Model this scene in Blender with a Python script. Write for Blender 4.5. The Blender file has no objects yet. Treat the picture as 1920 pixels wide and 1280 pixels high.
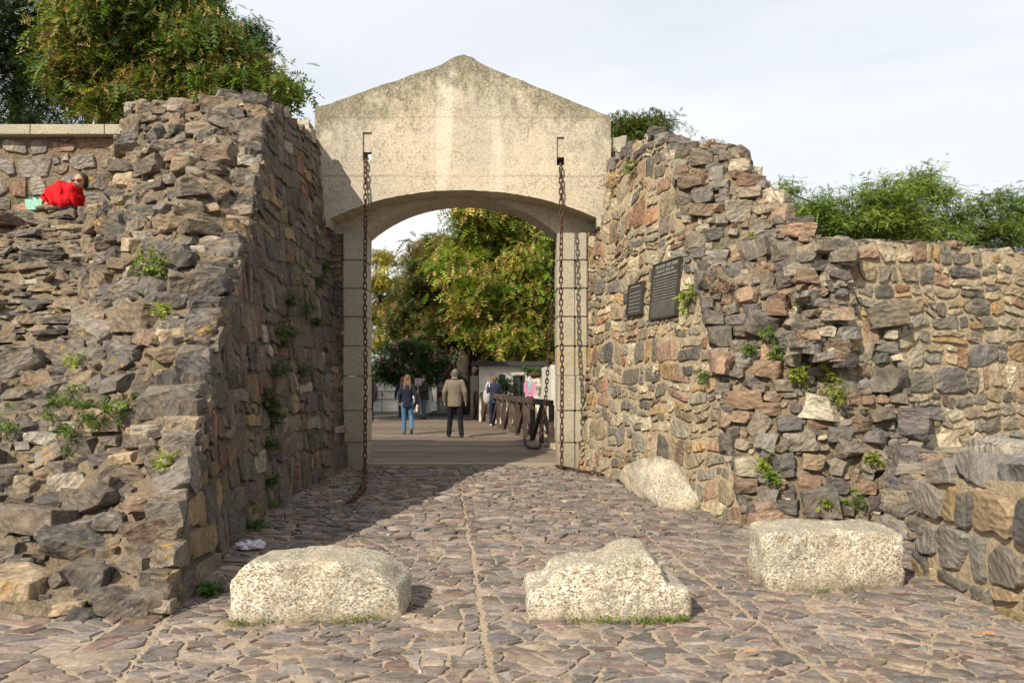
import bpy, bmesh, math, random
import numpy as np
from mathutils import Vector, Matrix, noise
R = math.radians
scene = bpy.context.scene
C = scene.collection
rnd = random.Random(7)
rng = np.random.default_rng(7)

# ------------------------------------------------------------------ camera
F = 1550.0
EYE = 1.64
cam = bpy.data.objects.new('camera', bpy.data.cameras.new('camera'))
C.objects.link(cam)
cam.location = (0, 0, EYE)
cam.rotation_euler = (R(90), 0, 0)
cam.data.sensor_width = 36
cam.data.lens = F / 1920 * 36
cam.data.shift_y = 68 / 1920
cam.data.clip_start = 0.1
cam.data.clip_end = 1500
scene.camera = cam

# ------------------------------------------------------------------ light
SUN = Vector((0.75, 1.05, -1.0))            # the way the sunlight travels
sun = bpy.data.objects.new('sun', bpy.data.lights.new('sun', 'SUN'))
C.objects.link(sun)
sun.data.energy = 5.0
sun.data.angle = R(0.5)
sun.data.color = (1.0, 0.91, 0.755)
sun.rotation_euler = SUN.to_track_quat('-Z', 'Y').to_euler()
ELEV = math.atan2(1.0, math.hypot(SUN.x, SUN.y))
ROT = math.atan2(-SUN.x, -SUN.y)

world = bpy.data.worlds.new('World')
scene.world = world
world.use_nodes = True
nt = world.node_tree
nt.nodes.clear()
def wn(t, **k):
    n = nt.nodes.new(t)
    for a, b in k.items(): setattr(n, a, b)
    return n
w_out = wn('ShaderNodeOutputWorld'); w_bg = wn('ShaderNodeBackground')
w_bg.inputs['Strength'].default_value = 0.1
w_sky = wn('ShaderNodeTexSky', sky_type='NISHITA')
w_sky.sun_disc = False; w_sky.sun_elevation = ELEV; w_sky.sun_rotation = ROT
w_tc = wn('ShaderNodeTexCoord')
w_map = wn('ShaderNodeMapping'); w_map.inputs['Scale'].default_value = (1.2, 1.6, 4.2)
w_map.inputs['Rotation'].default_value = (0.1, 0.25, 0.4)
w_n = wn('ShaderNodeTexNoise'); w_n.inputs['Scale'].default_value = 1.3
w_n.inputs['Detail'].default_value = 7; w_n.inputs['Roughness'].default_value = 0.5
w_n.inputs['Distortion'].default_value = 0.5
w_r = wn('ShaderNodeMapRange'); w_r.inputs['From Min'].default_value = 0.3; w_r.inputs['From Max'].default_value = 0.68
w_r.inputs['To Min'].default_value = 0.66; w_r.inputs['To Max'].default_value = 1.0
w_mix = wn('ShaderNodeMix', data_type='RGBA')
w_mix.inputs['B'].default_value = (7.7, 7.85, 8.15, 1)
L = nt.links.new
L(w_tc.outputs['Generated'], w_map.inputs['Vector']); L(w_map.outputs[0], w_n.inputs['Vector'])
L(w_n.outputs['Fac'], w_r.inputs['Value']); L(w_r.outputs[0], w_mix.inputs['Factor'])
L(w_sky.outputs[0], w_mix.inputs['A']); L(w_mix.outputs['Result'], w_bg.inputs['Color'])
L(w_bg.outputs[0], w_out.inputs['Surface'])

scene.view_settings.view_transform = 'Standard'
scene.view_settings.look = 'None'
scene.view_settings.exposure = 0.40
scene.view_settings.gamma = 1.0
scene.view_settings.use_curve_mapping = False

# ------------------------------------------------------------------ node helpers
class G:
    def __init__(s, name):
        s.m = bpy.data.materials.new(name); s.m.use_nodes = True
        s.t = s.m.node_tree; s.t.nodes.clear()
        s.out = s.n('ShaderNodeOutputMaterial'); s.b = s.n('ShaderNodeBsdfPrincipled')
        s.b.inputs['Roughness'].default_value = 0.9
        s.b.inputs['Specular IOR Level'].default_value = 0.25
        s.l(s.b.outputs[0], s.out.inputs['Surface'])
        s.g = s.n('ShaderNodeNewGeometry')
    def n(s, t, **k):
        x = s.t.nodes.new(t)
        for a, b in k.items(): setattr(x, a, b)
        return x
    def l(s, a, b): s.t.links.new(a, b)
    def put(s, sock, v):
        if hasattr(v, 'links') or isinstance(v, bpy.types.NodeSocket): s.l(v, sock)
        elif isinstance(v, (tuple, list)):
            sock.default_value = tuple(v) + ((1,) if len(v) == 3 and len(sock.default_value) == 4 else ())
        else: sock.default_value = v
    def pos(s): return s.g.outputs['Position']
    def map(s, vec, scale=(1, 1, 1), rot=(0, 0, 0), loc=(0, 0, 0)):
        m = s.n('ShaderNodeMapping'); s.l(vec, m.inputs[0])
        m.inputs['Scale'].default_value = scale; m.inputs['Rotation'].default_value = rot; m.inputs['Location'].default_value = loc
        return m.outputs[0]
    def noise(s, scale, detail=5, rough=.55, vec=None, dist=0):
        x = s.n('ShaderNodeTexNoise'); s.l(vec if vec is not None else s.pos(), x.inputs['Vector'])
        x.inputs['Scale'].default_value = scale; x.inputs['Detail'].default_value = detail
        x.inputs['Roughness'].default_value = rough; x.inputs['Distortion'].default_value = dist
        return x.outputs['Fac']
    def voro(s, scale, vec=None, feat='F1', out='Distance', rand=1):
        x = s.n('ShaderNodeTexVoronoi', feature=feat); s.l(vec if vec is not None else s.pos(), x.inputs['Vector'])
        x.inputs['Scale'].default_value = scale; x.inputs['Randomness'].default_value = rand
        return x.outputs[out]
    def rng(s, v, a, b, c=0., d=1.):
        x = s.n('ShaderNodeMapRange'); s.put(x.inputs['Value'], v)
        for k, q in zip(('From Min', 'From Max', 'To Min', 'To Max'), (a, b, c, d)): x.inputs[k].default_value = q
        return x.outputs[0]
    def math(s, op, a, b=0.):
        x = s.n('ShaderNodeMath', operation=op); s.put(x.inputs[0], a); s.put(x.inputs[1], b); return x.outputs[0]
    def mix(s, f, a, b, mode='MIX'):
        x = s.n('ShaderNodeMix', data_type='RGBA', blend_type=mode)
        s.put(x.inputs['Factor'], f); s.put(x.inputs['A'], a); s.put(x.inputs['B'], b); return x.outputs['Result']
    def ramp(s, f, stops):
        x = s.n('ShaderNodeValToRGB'); s.put(x.inputs[0], f); e = x.color_ramp.elements
        while len(e) < len(stops): e.new(0.5)
        for q, (p, c) in zip(e, stops): q.position = p; q.color = tuple(c) + (1,)
        return x.outputs[0]
    def attr(s, name='tint'):
        return s.n('ShaderNodeAttribute', attribute_name=name)
    def bump(s, h, strength=.5, dist=.02, prev=None):
        x = s.n('ShaderNodeBump'); x.inputs['Strength'].default_value = strength; x.inputs['Distance'].default_value = dist
        s.put(x.inputs['Height'], h)
        if prev is not None: s.l(prev, x.inputs['Normal'])
        return x.outputs[0]
    def fin(s, col, nrm=None, rough=None, spec=None, metal=None):
        s.put(s.b.inputs['Base Color'], col)
        if nrm is not None: s.l(nrm, s.b.inputs['Normal'])
        if rough is not None: s.put(s.b.inputs['Roughness'], rough)
        if spec is not None: s.b.inputs['Specular IOR Level'].default_value = spec
        if metal is not None: s.b.inputs['Metallic'].default_value = metal
        return s.m
    def sep(s, v):
        x = s.n('ShaderNodeSeparateXYZ'); s.l(v, x.inputs[0]); return x.outputs

def stone_mat(name, lichen=.72, orange=.79, bs=.5, lich_col=(.42, .42, .36), strata=1.0, moss=0.0):
    g = G(name); a = g.attr()
    rot = g.n('ShaderNodeVectorRotate', rotation_type='AXIS_ANGLE')
    g.l(g.pos(), rot.inputs['Vector']); rot.inputs['Axis'].default_value = (.85, .5, .15)
    g.l(g.math('MULTIPLY', a.outputs['Alpha'], 6.283), rot.inputs['Angle'])
    st = g.noise(3.2, 6, .62, g.map(rot.outputs[0], (1.2, 1.2, 13)), .6)
    n1 = g.noise(5, 5, .6); n2 = g.noise(48, 6, .72)
    f = g.rng(n1, .25, .75, .62, 1.4)
    f = g.math('MULTIPLY', f, g.rng(st, .3, .7, 1 - .34 * strata, 1 + .34 * strata))
    f = g.math('MULTIPLY', f, g.rng(n2, .25, .75, .62, 1.42))
    cr = g.voro(7.5, g.map(rot.outputs[0], (1, 1, 2.4)), 'DISTANCE_TO_EDGE')
    crm = g.math('MULTIPLY', g.rng(cr, .0, .035, 1, 0), g.rng(g.noise(4, 3), .45, .6))
    f = g.math('MULTIPLY', f, g.rng(crm, 0, 1, 1, .55))
    chip = g.voro(11, g.map(rot.outputs[0], (1, 1, 1.8)))
    vm = g.n('ShaderNodeVectorMath', operation='SCALE'); g.l(a.outputs['Color'], vm.inputs[0]); g.l(f, vm.inputs['Scale'])
    c = vm.outputs[0]
    c = g.mix(g.rng(g.noise(2.4, 4, .6, g.map(g.pos(), loc=(9, 3, 5))), .52, .7, 0, .38), c, (.24, .17, .10))      # rusty / sandy staining
    li = g.math('MULTIPLY', g.rng(g.noise(9, 5, .7, g.map(g.pos(), loc=(3, 7, 1))), lichen - .06, lichen, 0, .8), g.rng(n2, .4, .55))
    c = g.mix(li, c, lich_col)
    ol = g.math('MULTIPLY', g.rng(g.noise(3.0, 3, .6, g.map(g.pos(), loc=(13, 2, 8))), orange - .1, orange), g.rng(g.noise(30, 4, .7), .5, .56))
    c = g.mix(ol, c, (.50, .27, .04))
    if moss:
        mo = g.math('MULTIPLY', g.rng(g.noise(1.6, 5, .65, g.map(g.pos(), loc=(1, 20, 8))), .56, .66), moss)
        c = g.mix(mo, c, (.055, .075, .02))
    b = g.bump(st, .7 * bs, .04); b = g.bump(chip, .8 * bs, .05, b); b = g.bump(g.noise(14, 7, .7), .8 * bs, .04, b); b = g.bump(crm, -.5 * bs, .02, b); b = g.bump(n2, .6 * bs, .01, b)
    return g.fin(c, b, .88, .3)

def mortar_mat(name, c1, c2, c3, moss=.0):
    g = G(name)
    n = g.noise(2.2, 6, .65); n2 = g.noise(35, 6, .75); v = g.voro(34)
    c = g.mix(g.rng(n, .35, .65), c1, c2)
    c = g.mix(g.rng(n2, .5, .68, 0, .75), c, c3)
    c = g.mix(g.rng(v, .05, .28, .55, 0), c, (.30, .27, .22))
    if moss:
        c = g.mix(g.math('MULTIPLY', g.rng(g.noise(1.9, 6, .7, g.map(g.pos(), loc=(4, 4, 0))), .54, .62), moss), c, (.07, .09, .02))
    pb = g.voro(16, g.map(g.pos(), loc=(3, 3, 3)))
    c = g.mix(g.math('MULTIPLY', g.rng(g.noise(16, 5, .7), .5, .62), .5), c, c3)
    b = g.bump(g.noise(9, 7, .75), .9, .10); b = g.bump(pb, .7, .03, b); b = g.bump(n2, .8, .015, b); b = g.bump(v, .6, .01, b)
    return g.fin(c, b, .95, .15)

def plain_mat(name, col, rough=.8, bump=0, bscale=40, var=.2, spec=.3, metal=0, tint=False):
    g = G(name)
    base = g.attr().outputs['Color'] if tint else None
    f = g.rng(g.noise(bscale * .2, 5, .6), .3, .7, 1 - var, 1 + var)
    vm = g.n('ShaderNodeVectorMath', operation='SCALE')
    if tint: g.l(base, vm.inputs[0])
    else: vm.inputs[0].default_value = col
    g.l(f, vm.inputs['Scale'])
    nb = g.bump(g.noise(bscale, 5, .65), bump, .01) if bump else None
    return g.fin(vm.outputs[0], nb, rough, spec, metal)

def leaf_mat(name, trans=.35):
    g = G(name); a = g.attr()
    f = g.rng(g.noise(6, 3, .6), .3, .7, .75, 1.25)
    vm = g.n('ShaderNodeVectorMath', operation='SCALE'); g.l(a.outputs['Color'], vm.inputs[0]); g.l(f, vm.inputs['Scale'])
    g.fin(vm.outputs[0], None, .55, .3)
    tr = g.n('ShaderNodeBsdfTranslucent')
    vm2 = g.n('ShaderNodeVectorMath', operation='MULTIPLY'); g.l(vm.outputs[0], vm2.inputs[0]); vm2.inputs[1].default_value = (1.5, 1.6, .6)
    g.l(vm2.outputs[0], tr.inputs['Color'])
    mx = g.n('ShaderNodeMixShader'); mx.inputs[0].default_value = trans
    g.l(g.b.outputs[0], mx.inputs[1]); g.l(tr.outputs[0], mx.inputs[2]); g.l(mx.outputs[0], g.out.inputs['Surface'])
    return g.m

def granite_mat(name, warm=0.):
    g = G(name)
    w = g.map(g.pos(), (1, 1, 1.25), (.2, .3, .1))
    dv = g.n('ShaderNodeVectorMath', operation='ADD')
    nz = g.n('ShaderNodeTexNoise'); nz.inputs['Scale'].default_value = 22; g.l(w, nz.inputs['Vector'])
    sc = g.n('ShaderNodeVectorMath', operation='SCALE'); g.l(nz.outputs['Color'], sc.inputs[0]); sc.inputs['Scale'].default_value = .035
    g.l(w, dv.inputs[0]); g.l(sc.outputs[0], dv.inputs[1])
    cellv = g.n('ShaderNodeTexVoronoi'); g.l(dv.outputs[0], cellv.inputs['Vector']); cellv.inputs['Scale'].default_value = 85
    k = g.sep(cellv.outputs['Color'])[0]
    c = g.ramp(k, [(0, (.10, .085, .06)), (.14, (.26, .215, .15)), (.34, (.42, .35, .25)), (.62, (.55, .49, .38)), (.85, (.68, .64, .54))])
    e = g.rng(g.noise(38, 6, .75), .42, .6, .0, 1)
    c = g.mix(g.math('MULTIPLY', g.rng(g.noise(30, 6, .8, g.map(g.pos(), loc=(2, 2, 2))), .52, .62), .6), c, (.13, .105, .07))
    up = g.sep(g.g.outputs['Normal'])[2]
    big = g.noise(3.2, 6, .65)
    d = g.math('MULTIPLY', g.rng(g.math('ADD', big, g.math('MULTIPLY', up, .16)), .5, .66, 0, .5), 1)
    c = g.mix(d, c, (.17, .155, .11))
    c = g.mix(g.rng(g.noise(4, 4, .6, g.map(g.pos(), loc=(6, 6, 6))), .6, .72, 0, .35), c, (.40, .25, .10))
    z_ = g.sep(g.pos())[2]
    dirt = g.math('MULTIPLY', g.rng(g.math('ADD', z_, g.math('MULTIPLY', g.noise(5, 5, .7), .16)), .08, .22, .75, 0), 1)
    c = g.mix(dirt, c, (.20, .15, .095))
    c = g.mix(g.math('MULTIPLY', g.rng(g.noise(6.5, 6, .75, g.map(g.pos(), loc=(8, 1, 4))), .57, .63), .65), c, (.22, .20, .15))
    c = g.mix(g.math('MULTIPLY', g.rng(g.noise(2.1, 5, .7, g.map(g.pos(), loc=(1, 9, 4))), .5, .62), .35), c, (.36, .29, .19))
    b = g.bump(g.noise(7, 6, .65), .5, .04); b = g.bump(cellv.outputs['Distance'], .25, .006, b); b = g.bump(g.noise(60, 5, .8), .6, .008, b)
    return g.fin(c, b, .85, .3)

def concrete_mat():
    g = G('aged_pebble_concrete')
    P = g.pos(); xyz = g.sep(P)
    n1 = g.noise(.9, 6, .6); n2 = g.noise(34, 6, .75); v = g.voro(42)
    c = g.mix(g.rng(n1, .35, .65), (.54, .46, .335), (.44, .39, .31))
    c = g.mix(g.rng(v, .02, .3, .6, 0), c, (.68, .62, .50))
    pit = g.math('MULTIPLY', g.rng(n2, .48, .58), g.rng(g.noise(1.7, 5, .7, g.map(P, (1, 1, 2.4))), .38, .6, .3, 1.0))
    c = g.mix(g.math('MULTIPLY', pit, .75), c, (.16, .135, .09))
    # pale lime runs down the middle
    run = g.rng(g.noise(2.3, 4, .6, g.map(P, (1.4, 1, .12))), .5, .64)
    mid = g.rng(g.math('ABSOLUTE', g.math('ADD', xyz[0], .75)), .3, 1.7, 1, 0)
    c = g.mix(g.math('MULTIPLY', g.math('MULTIPLY', run, mid), g.rng(xyz[2], 4.5, 7.2, .35, .75)), c, (.66, .60, .48))
    # dark algae hanging from the gable edges, thinning downwards
    gz = g.math('SUBTRACT', 7.62, g.math('MULTIPLY', g.math('ABSOLUTE', g.math('ADD', xyz[0], .88)), .385))
    below = g.math('SUBTRACT', gz, xyz[2])
    nn = g.noise(2.6, 6, .7, g.map(P, (1, 1, .6)))
    al = g.rng(g.math('SUBTRACT', g.math('MULTIPLY', nn, 2.4), g.math('MULTIPLY', below, .80)), .36, .85)
    al = g.math('MULTIPLY', al, g.rng(n2, .36, .54, .45, 1))
    c = g.mix(g.math('MULTIPLY', al, .9), c, (.115, .105, .065))
    # second grey belt at the outer shoulders
    sh = g.math('MULTIPLY', g.rng(g.math('ABSOLUTE', g.math('ADD', xyz[0], .9)), 1.7, 2.6), g.rng(g.noise(2.1, 6, .7, g.map(P, loc=(5, 5, 5))), .45, .6))
    c = g.mix(g.math('MULTIPLY', g.math('MULTIPLY', sh, g.rng(n2, .4, .6, .2, 1)), .6), c, (.19, .175, .12))
    c = g.mix(g.math('MULTIPLY', g.rng(g.noise(5.5, 5, .7, g.map(P, loc=(3, 1, 1))), .62, .7), g.rng(n2, .45, .55, 0, .6)), c, (.27, .22, .06))
    # casting lines
    hl = None
    for z0 in (6.235, 5.20):
        wob = g.math('ADD', xyz[2], g.math('MULTIPLY', g.noise(1.5, 3), .05))
        q = g.rng(g.math('ABSOLUTE', g.math('SUBTRACT', wob, z0 + .025)), .006, .03, 1, 0)
        hl = q if hl is None else g.math('MAXIMUM', hl, q)
    lx = g.rng(g.math('ABSOLUTE', g.math('ADD', xyz[0], .9)), 0, 2.2, .25, .8)
    c = g.mix(g.math('MULTIPLY', hl, g.math('MULTIPLY', lx, .6)), c, (.17, .14, .09))
    band = g.math('MULTIPLY', g.rng(g.math('ABSOLUTE', g.math('SUBTRACT', xyz[2], 6.36)), .02, .2, 1, 0), g.rng(g.noise(20, 5, .8), .5, .6))
    c = g.mix(g.math('MULTIPLY', band, .6), c, (.2, .17, .11))
    b = g.bump(g.noise(5, 6, .6), .3, .02); b = g.bump(v, .5, .008, b); b = g.bump(n2, .8, .010, b); b = g.bump(hl, -.7, .02, b)
    return g.fin(c, b, .9, .2)

def block_mat():
    g = G('dressed_granite')
    P = g.pos(); xyz = g.sep(P)
    n2 = g.noise(45, 6, .8); n1 = g.noise(2.2, 5, .6); v = g.voro(70)
    c = g.mix(g.rng(n1, .35, .65), (.46, .40, .29), (.38, .345, .27))
    c = g.mix(g.rng(v, .05, .4, .5, 0), c, (.58, .53, .43))
    c = g.mix(g.rng(n2, .5, .62, 0, .8), c, (.15, .13, .095))
    lich = g.math('MULTIPLY', g.rng(g.noise(7, 5, .75), .52, .6), g.rng(g.math('ABSOLUTE', g.math('SUBTRACT', xyz[2], g.rng(xyz[0], -1, 0, .75, 2.1))), .1, .5, .8, 0))
    c = g.mix(lich, c, (.42, .28, .06))
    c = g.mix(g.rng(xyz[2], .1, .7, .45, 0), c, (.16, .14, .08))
    b = g.bump(n1, .3, .05); b = g.bump(v, .6, .01, b); b = g.bump(n2, .9, .015, b)
    return g.fin(c, b, .9, .2)

def wood_mat(name, c1, c2, axis=(1, 22, 22), rough=.8):
    g = G(name); a = g.attr()
    n = g.noise(2.0, 6, .65, g.map(g.pos(), axis))
    c = g.mix(g.rng(n, .3, .7), c1, c2)
    c = g.mix(g.rng(g.noise(1.6, 5, .7), .5, .7, 0, .4), c, (.26, .21, .15))
    mu = g.n('ShaderNodeMix', data_type='RGBA', blend_type='MULTIPLY'); mu.inputs['Factor'].default_value = 1
    g.l(c, mu.inputs['A']); g.l(a.outputs['Color'], mu.inputs['B'])
    return g.fin(mu.outputs['Result'], g.bump(n, .6, .02), rough, .3)

M = {}
M['stone_l'] = stone_mat('grey_schist', .70, .72, .8, moss=.0)
M['stone_r'] = stone_mat('warm_schist', .74, .82, .6)
M['stone_n'] = stone_mat('brown_schist', .78, .9, .5, strata=.5)
M['stone_p'] = stone_mat('paving_schist', .86, .95, .38, strata=.6)
M['mort_l'] = mortar_mat('earthy_mortar', (.24, .185, .12), (.32, .25, .17), (.15, .115, .075), .5)
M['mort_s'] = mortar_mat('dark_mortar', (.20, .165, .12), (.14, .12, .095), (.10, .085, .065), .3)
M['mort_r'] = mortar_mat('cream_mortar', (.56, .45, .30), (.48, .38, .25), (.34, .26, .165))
M['mort_p'] = mortar_mat('sandy_bedding', (.58, .465, .335), (.51, .40, .285), (.36, .27, .185), .1)
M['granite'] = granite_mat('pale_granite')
M['concrete'] = concrete_mat()
M['block'] = block_mat()
M['plank'] = wood_mat('weathered_planks', (.105, .075, .055), (.20, .155, .115))
M['dark_wood'] = wood_mat('dark_brown_timber', (.035, .022, .017), (.075, .047, .036), (3, 3, 3))
M['leaf'] = leaf_mat('leaves'); M['weed'] = leaf_mat('weed_leaves', .25)
M['bark'] = plain_mat('bark', (.055, .042, .032), .95, .9, 22, .4)
M['ground'] = mortar_mat('dusty_ground', (.16, .14, .115), (.20, .175, .14), (.12, .10, .08), .3)
M['street'] = mortar_mat('grey_street', (.12, .11, .10), (.155, .14, .125), (.09, .08, .07))
M['any'] = plain_mat('matt_surface', (.5, .5, .5), .8, .15, 60, .12, tint=True)
M['cloth'] = plain_mat('cloth', (.5, .5, .5), .9, .5, 90, .14, tint=True)
M['skin'] = plain_mat('skin', (.42, .22, .14), .55, 0, 20, .08)
M['hair'] = wood_mat('hair_strands', (.55, .5, .45), (1.0, .95, .9), (60, 60, 2), .6)
def rust_mat():
    g = G('rusty_iron'); n = g.noise(30, 6, .75)
    c = g.ramp(n, [(.3, (.035, .02, .016)), (.5, (.085, .043, .028)), (.68, (.16, .078, .042))])
    return g.fin(c, g.bump(n, .8, .01), .8, .4, .25)
M['rust'] = rust_mat()
def bronze_mat():
    g = G('dark_bronze'); n = g.noise(9, 6, .7)
    c = g.mix(g.rng(n, .35, .65), (.05, .046, .04), (.08, .074, .062))
    c = g.mix(g.rng(g.noise(40, 5, .7), .55, .65, 0, .6), c, (.11, .125, .10))
    return g.fin(c, g.bump(n, .4, .01), .5, .5, .55)
M['bronze'] = bronze_mat()
def white_wall():
    g = G('shaded_whitewash')
    n = g.noise(1.3, 6, .7)
    c = g.mix(g.rng(n, .42, .68, 0, .6), (.56, .53, .46), (.38, .35, .29))  # base tones lowered: the tree shade on the house is in the colour
    c = g.mix(g.rng(g.noise(12, 5, .7), .58, .7, 0, .4), c, (.35, .31, .25))
    return g.fin(c, g.bump(g.noise(14, 5, .6), .4, .03), .9, .2)
M['white'] = white_wall()
def glass_mat():
    g = G('window_glass'); g.fin((.02, .022, .024), None, .08, .6); return g.m
M['glass'] = glass_mat()
M['white_lit'] = plain_mat('sunlit_whitewash', (.78, .76, .70), .9, .3, 12, .1)  # brighter copy of the house white, sunlight on the low wall painted in

# ------------------------------------------------------------------ mesh helpers
def raw(name, v, f, mat=None, col=None, smooth=None):
    me = bpy.data.meshes.new(name)
    v = np.asarray(v, dtype=np.float32)
    me.from_pydata(v.tolist(), [], f)
    if mat: me.materials.append(mat)
    if col is None: col = (1, 1, 1, .5)
    a = me.color_attributes.new('tint', 'FLOAT_COLOR', 'POINT')
    arr = np.asarray(col, dtype=np.float32)
    if arr.ndim == 1:
        if len(arr) == 3: arr = np.append(arr, .5)
        arr = np.tile(arr, (len(v), 1))
    elif arr.shape[1] == 3: arr = np.hstack([arr, np.full((len(arr), 1), .5)])
    a.data.foreach_set('color', arr.astype(np.float32).ravel())
    if smooth is not None:
        me.shade_smooth()
        if smooth < 180: me.set_sharp_from_angle(angle=R(smooth))
    me.update()
    return me
def link(name, me, parent=None, loc=(0, 0, 0)):
    o = bpy.data.objects.new(name, me); C.objects.link(o); o.location = loc
    if parent: o.parent = parent
    return o
def wloc(o):
    p = Vector((0, 0, 0))
    while o is not None: p += o.location; o = o.parent
    return p
def obj(name, v, f, mat, parent=None, col=None, smooth=None, centre=True):
    """world-space vertices -> object with its origin at its middle"""
    v = np.asarray(v, dtype=float)
    c = (v.min(0) + v.max(0)) / 2 if centre else np.zeros(3)
    me = raw(name, v - c, f, mat, col, smooth)
    pl = wloc(parent) if parent else Vector((0, 0, 0))
    return link(name, me, parent, Vector(c) - pl)
def tag(o, label=None, cat=None, group=None, kind=None):
    if label: o['label'] = label
    if cat: o['category'] = cat
    if group: o['group'] = group
    if kind: o['kind'] = kind
    return o
def thing(name, loc, label, cat, group=None):
    o = bpy.data.objects.new(name, None); C.objects.link(o); o.location = loc; o.empty_display_size = .2
    return tag(o, label, cat, group)
class MB:
    def __init__(s): s.v = []; s.f = []; s.c = []; s.n = 0
    def add(s, v, f, col=(1, 1, 1, .5)):
        v = np.asarray(v, dtype=float); s.v.append(v)
        s.f += [tuple(i + s.n for i in q) for q in f]
        c = np.asarray(col, dtype=float)
        if c.ndim == 1:
            if len(c) == 3: c = np.append(c, .5)
            c = np.tile(c, (len(v), 1))
        s.c.append(c); s.n += len(v); return s
    def box(s, c, d, col=(1, 1, 1, .5), rz=0, rx=0, ry=0):
        v = np.array([(x, y, z) for x in (-.5, .5) for y in (-.5, .5) for z in (-.5, .5)]) * np.array(d)
        m = np.array(Matrix.Rotation(rz, 3, 'Z') @ Matrix.Rotation(ry, 3, 'Y') @ Matrix.Rotation(rx, 3, 'X'))
        v = v @ m.T + np.array(c)
        return s.add(v, [(0, 1, 3, 2), (4, 6, 7, 5), (0, 4, 5, 1), (2, 3, 7, 6), (0, 2, 6, 4), (1, 5, 7, 3)], col)
    def bar(s, a, b, w, h=None, col=(1, 1, 1, .5)):
        a = Vector(a); b = Vector(b); d = b - a; q = d.to_track_quat('Z', 'Y').to_matrix()
        v = np.array([(x * w, y * (h or w), z * d.length) for x in (-.5, .5) for y in (-.5, .5) for z in (0, 1)])
        v = v @ np.array(q).T + np.array(a)
        return s.add(v, [(0, 1, 3, 2), (4, 6, 7, 5), (0, 4, 5, 1), (2, 3, 7, 6), (0, 2, 6, 4), (1, 5, 7, 3)], col)
    def tube(s, pts, rad, n=8, col=(1, 1, 1, .5), caps=True):
        pts = [Vector(p) for p in pts]; vs = []; fs = []
        for i, p in enumerate(pts):
            t = (pts[min(i + 1, len(pts) - 1)] - pts[max(i - 1, 0)]).normalized()
            u = t.cross(Vector((.13, .97, .2))).normalized(); w = t.cross(u)
            r = rad[i] if hasattr(rad, '__len__') else rad
            for k in range(n):
                a = 2 * math.pi * k / n
                vs.append(tuple(p + (u * math.cos(a) + w * math.sin(a)) * r))
        for i in range(len(pts) - 1):
            for k in range(n):
                fs.append((i * n + k, i * n + (k + 1) % n, (i + 1) * n + (k + 1) % n, (i + 1) * n + k))
        if caps: fs += [tuple(range(n))[::-1], tuple((len(pts) - 1) * n + k for k in range(n))]
        return s.add(vs, fs, col)
    def ball(s, c, r, nu=12, nv=8, col=(1, 1, 1, .5)):
        r = r if hasattr(r, '__len__') else (r, r, r)
        vs = [(c[0], c[1], c[2] - r[2])]; fs = []
        for j in range(1, nv):
            t = math.pi * j / nv
            for i in range(nu):
                a = 2 * math.pi * i / nu
                vs.append((c[0] + r[0] * math.sin(t) * math.cos(a), c[1] + r[1] * math.sin(t) * math.sin(a), c[2] - r[2] * math.cos(t)))
        vs.append((c[0], c[1], c[2] + r[2])); e = len(vs) - 1
        for i in range(nu):
            fs.append((0, 1 + (i + 1) % nu, 1 + i)); b = 1 + (nv - 2) * nu
            fs.append((e, b + i, b + (i + 1) % nu))
        for j in range(nv - 2):
            for i in range(nu):
                a = 1 + j * nu + i; b = 1 + j * nu + (i + 1) % nu
                fs.append((a, b, b + nu, a + nu))
        return s.add(vs, fs, col)
    def build(s, name, mat, parent=None, smooth=None):
        return obj(name, np.vstack(s.v), s.f, mat, parent, np.vstack(s.c), smooth)

def P3(px, py, Y): return np.array(((px - 960) * Y / F, Y, EYE - (py - 708) * Y / F))
def GR(px, py):                       # point of the ground seen at a pixel
    Y = EYE * F / (py - 708); return np.array(((px - 960) * Y / F, Y, 0.))
def nz(p, s): return np.array([noise.noise(Vector(q) * s) for q in p])
def nzv(p, s):
    return np.array([tuple(noise.noise_vector(Vector(q) * s)) for q in p])

# ------------------------------------------------------------------ stones
SAT = 1.28
def pick(pal):
    SAT = 1.06 if pal is PAL_L else 1.1 if pal in (PAL_P, PAL_N, PAL_RR) else 1.25
    t = rnd.random() * sum(p[0] for p in pal)
    for w, c in pal:
        t -= w
        if t <= 0: break
    k = rnd.uniform(.68, 1.34); lu = sum(c) / 3; c = [max(lu + (x - lu) * SAT, .01) for x in c]
    w_ = rnd.uniform(-.035, .035); j = [c[0] * k * (1 + w_), c[1] * k, c[2] * k * (1 - w_)]
    return (j[0], j[1], j[2], rnd.random())

PAL_L = [(4, (.135, .117, .098)), (3, (.17, .142, .112)), (2.2, (.105, .093, .084)), (1.7, (.215, .167, .115)), (1, (.17, .12, .088)), (.7, (.26, .235, .19)), (.5, (.30, .23, .15))]
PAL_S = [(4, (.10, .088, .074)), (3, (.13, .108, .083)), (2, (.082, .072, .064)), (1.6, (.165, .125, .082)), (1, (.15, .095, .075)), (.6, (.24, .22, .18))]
PAL_R = [(3, (.18, .165, .135)), (2.8, (.25, .21, .155)), (2.2, (.31, .26, .185)), (1.5, (.22, .155, .115)), (1.0, (.30, .215, .125)), (.3, (.25, .155, .105)), (1.2, (.37, .33, .25)), (1.3, (.12, .11, .10))]
PAL_RR = [(4, (.15, .135, .115)), (3, (.20, .17, .13)), (1.6, (.115, .10, .095)), (1.4, (.22, .16, .11)), (.6, (.22, .15, .105)), (1.0, (.32, .28, .21))]
PAL_P = [(4, (.160, .137, .122)), (3, (.19, .155, .132)), (2.4, (.132, .117, .108)), (1.0, (.23, .185, .145)), (.8, (.21, .185, .165)), (1, (.17, .12, .105))]
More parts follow.
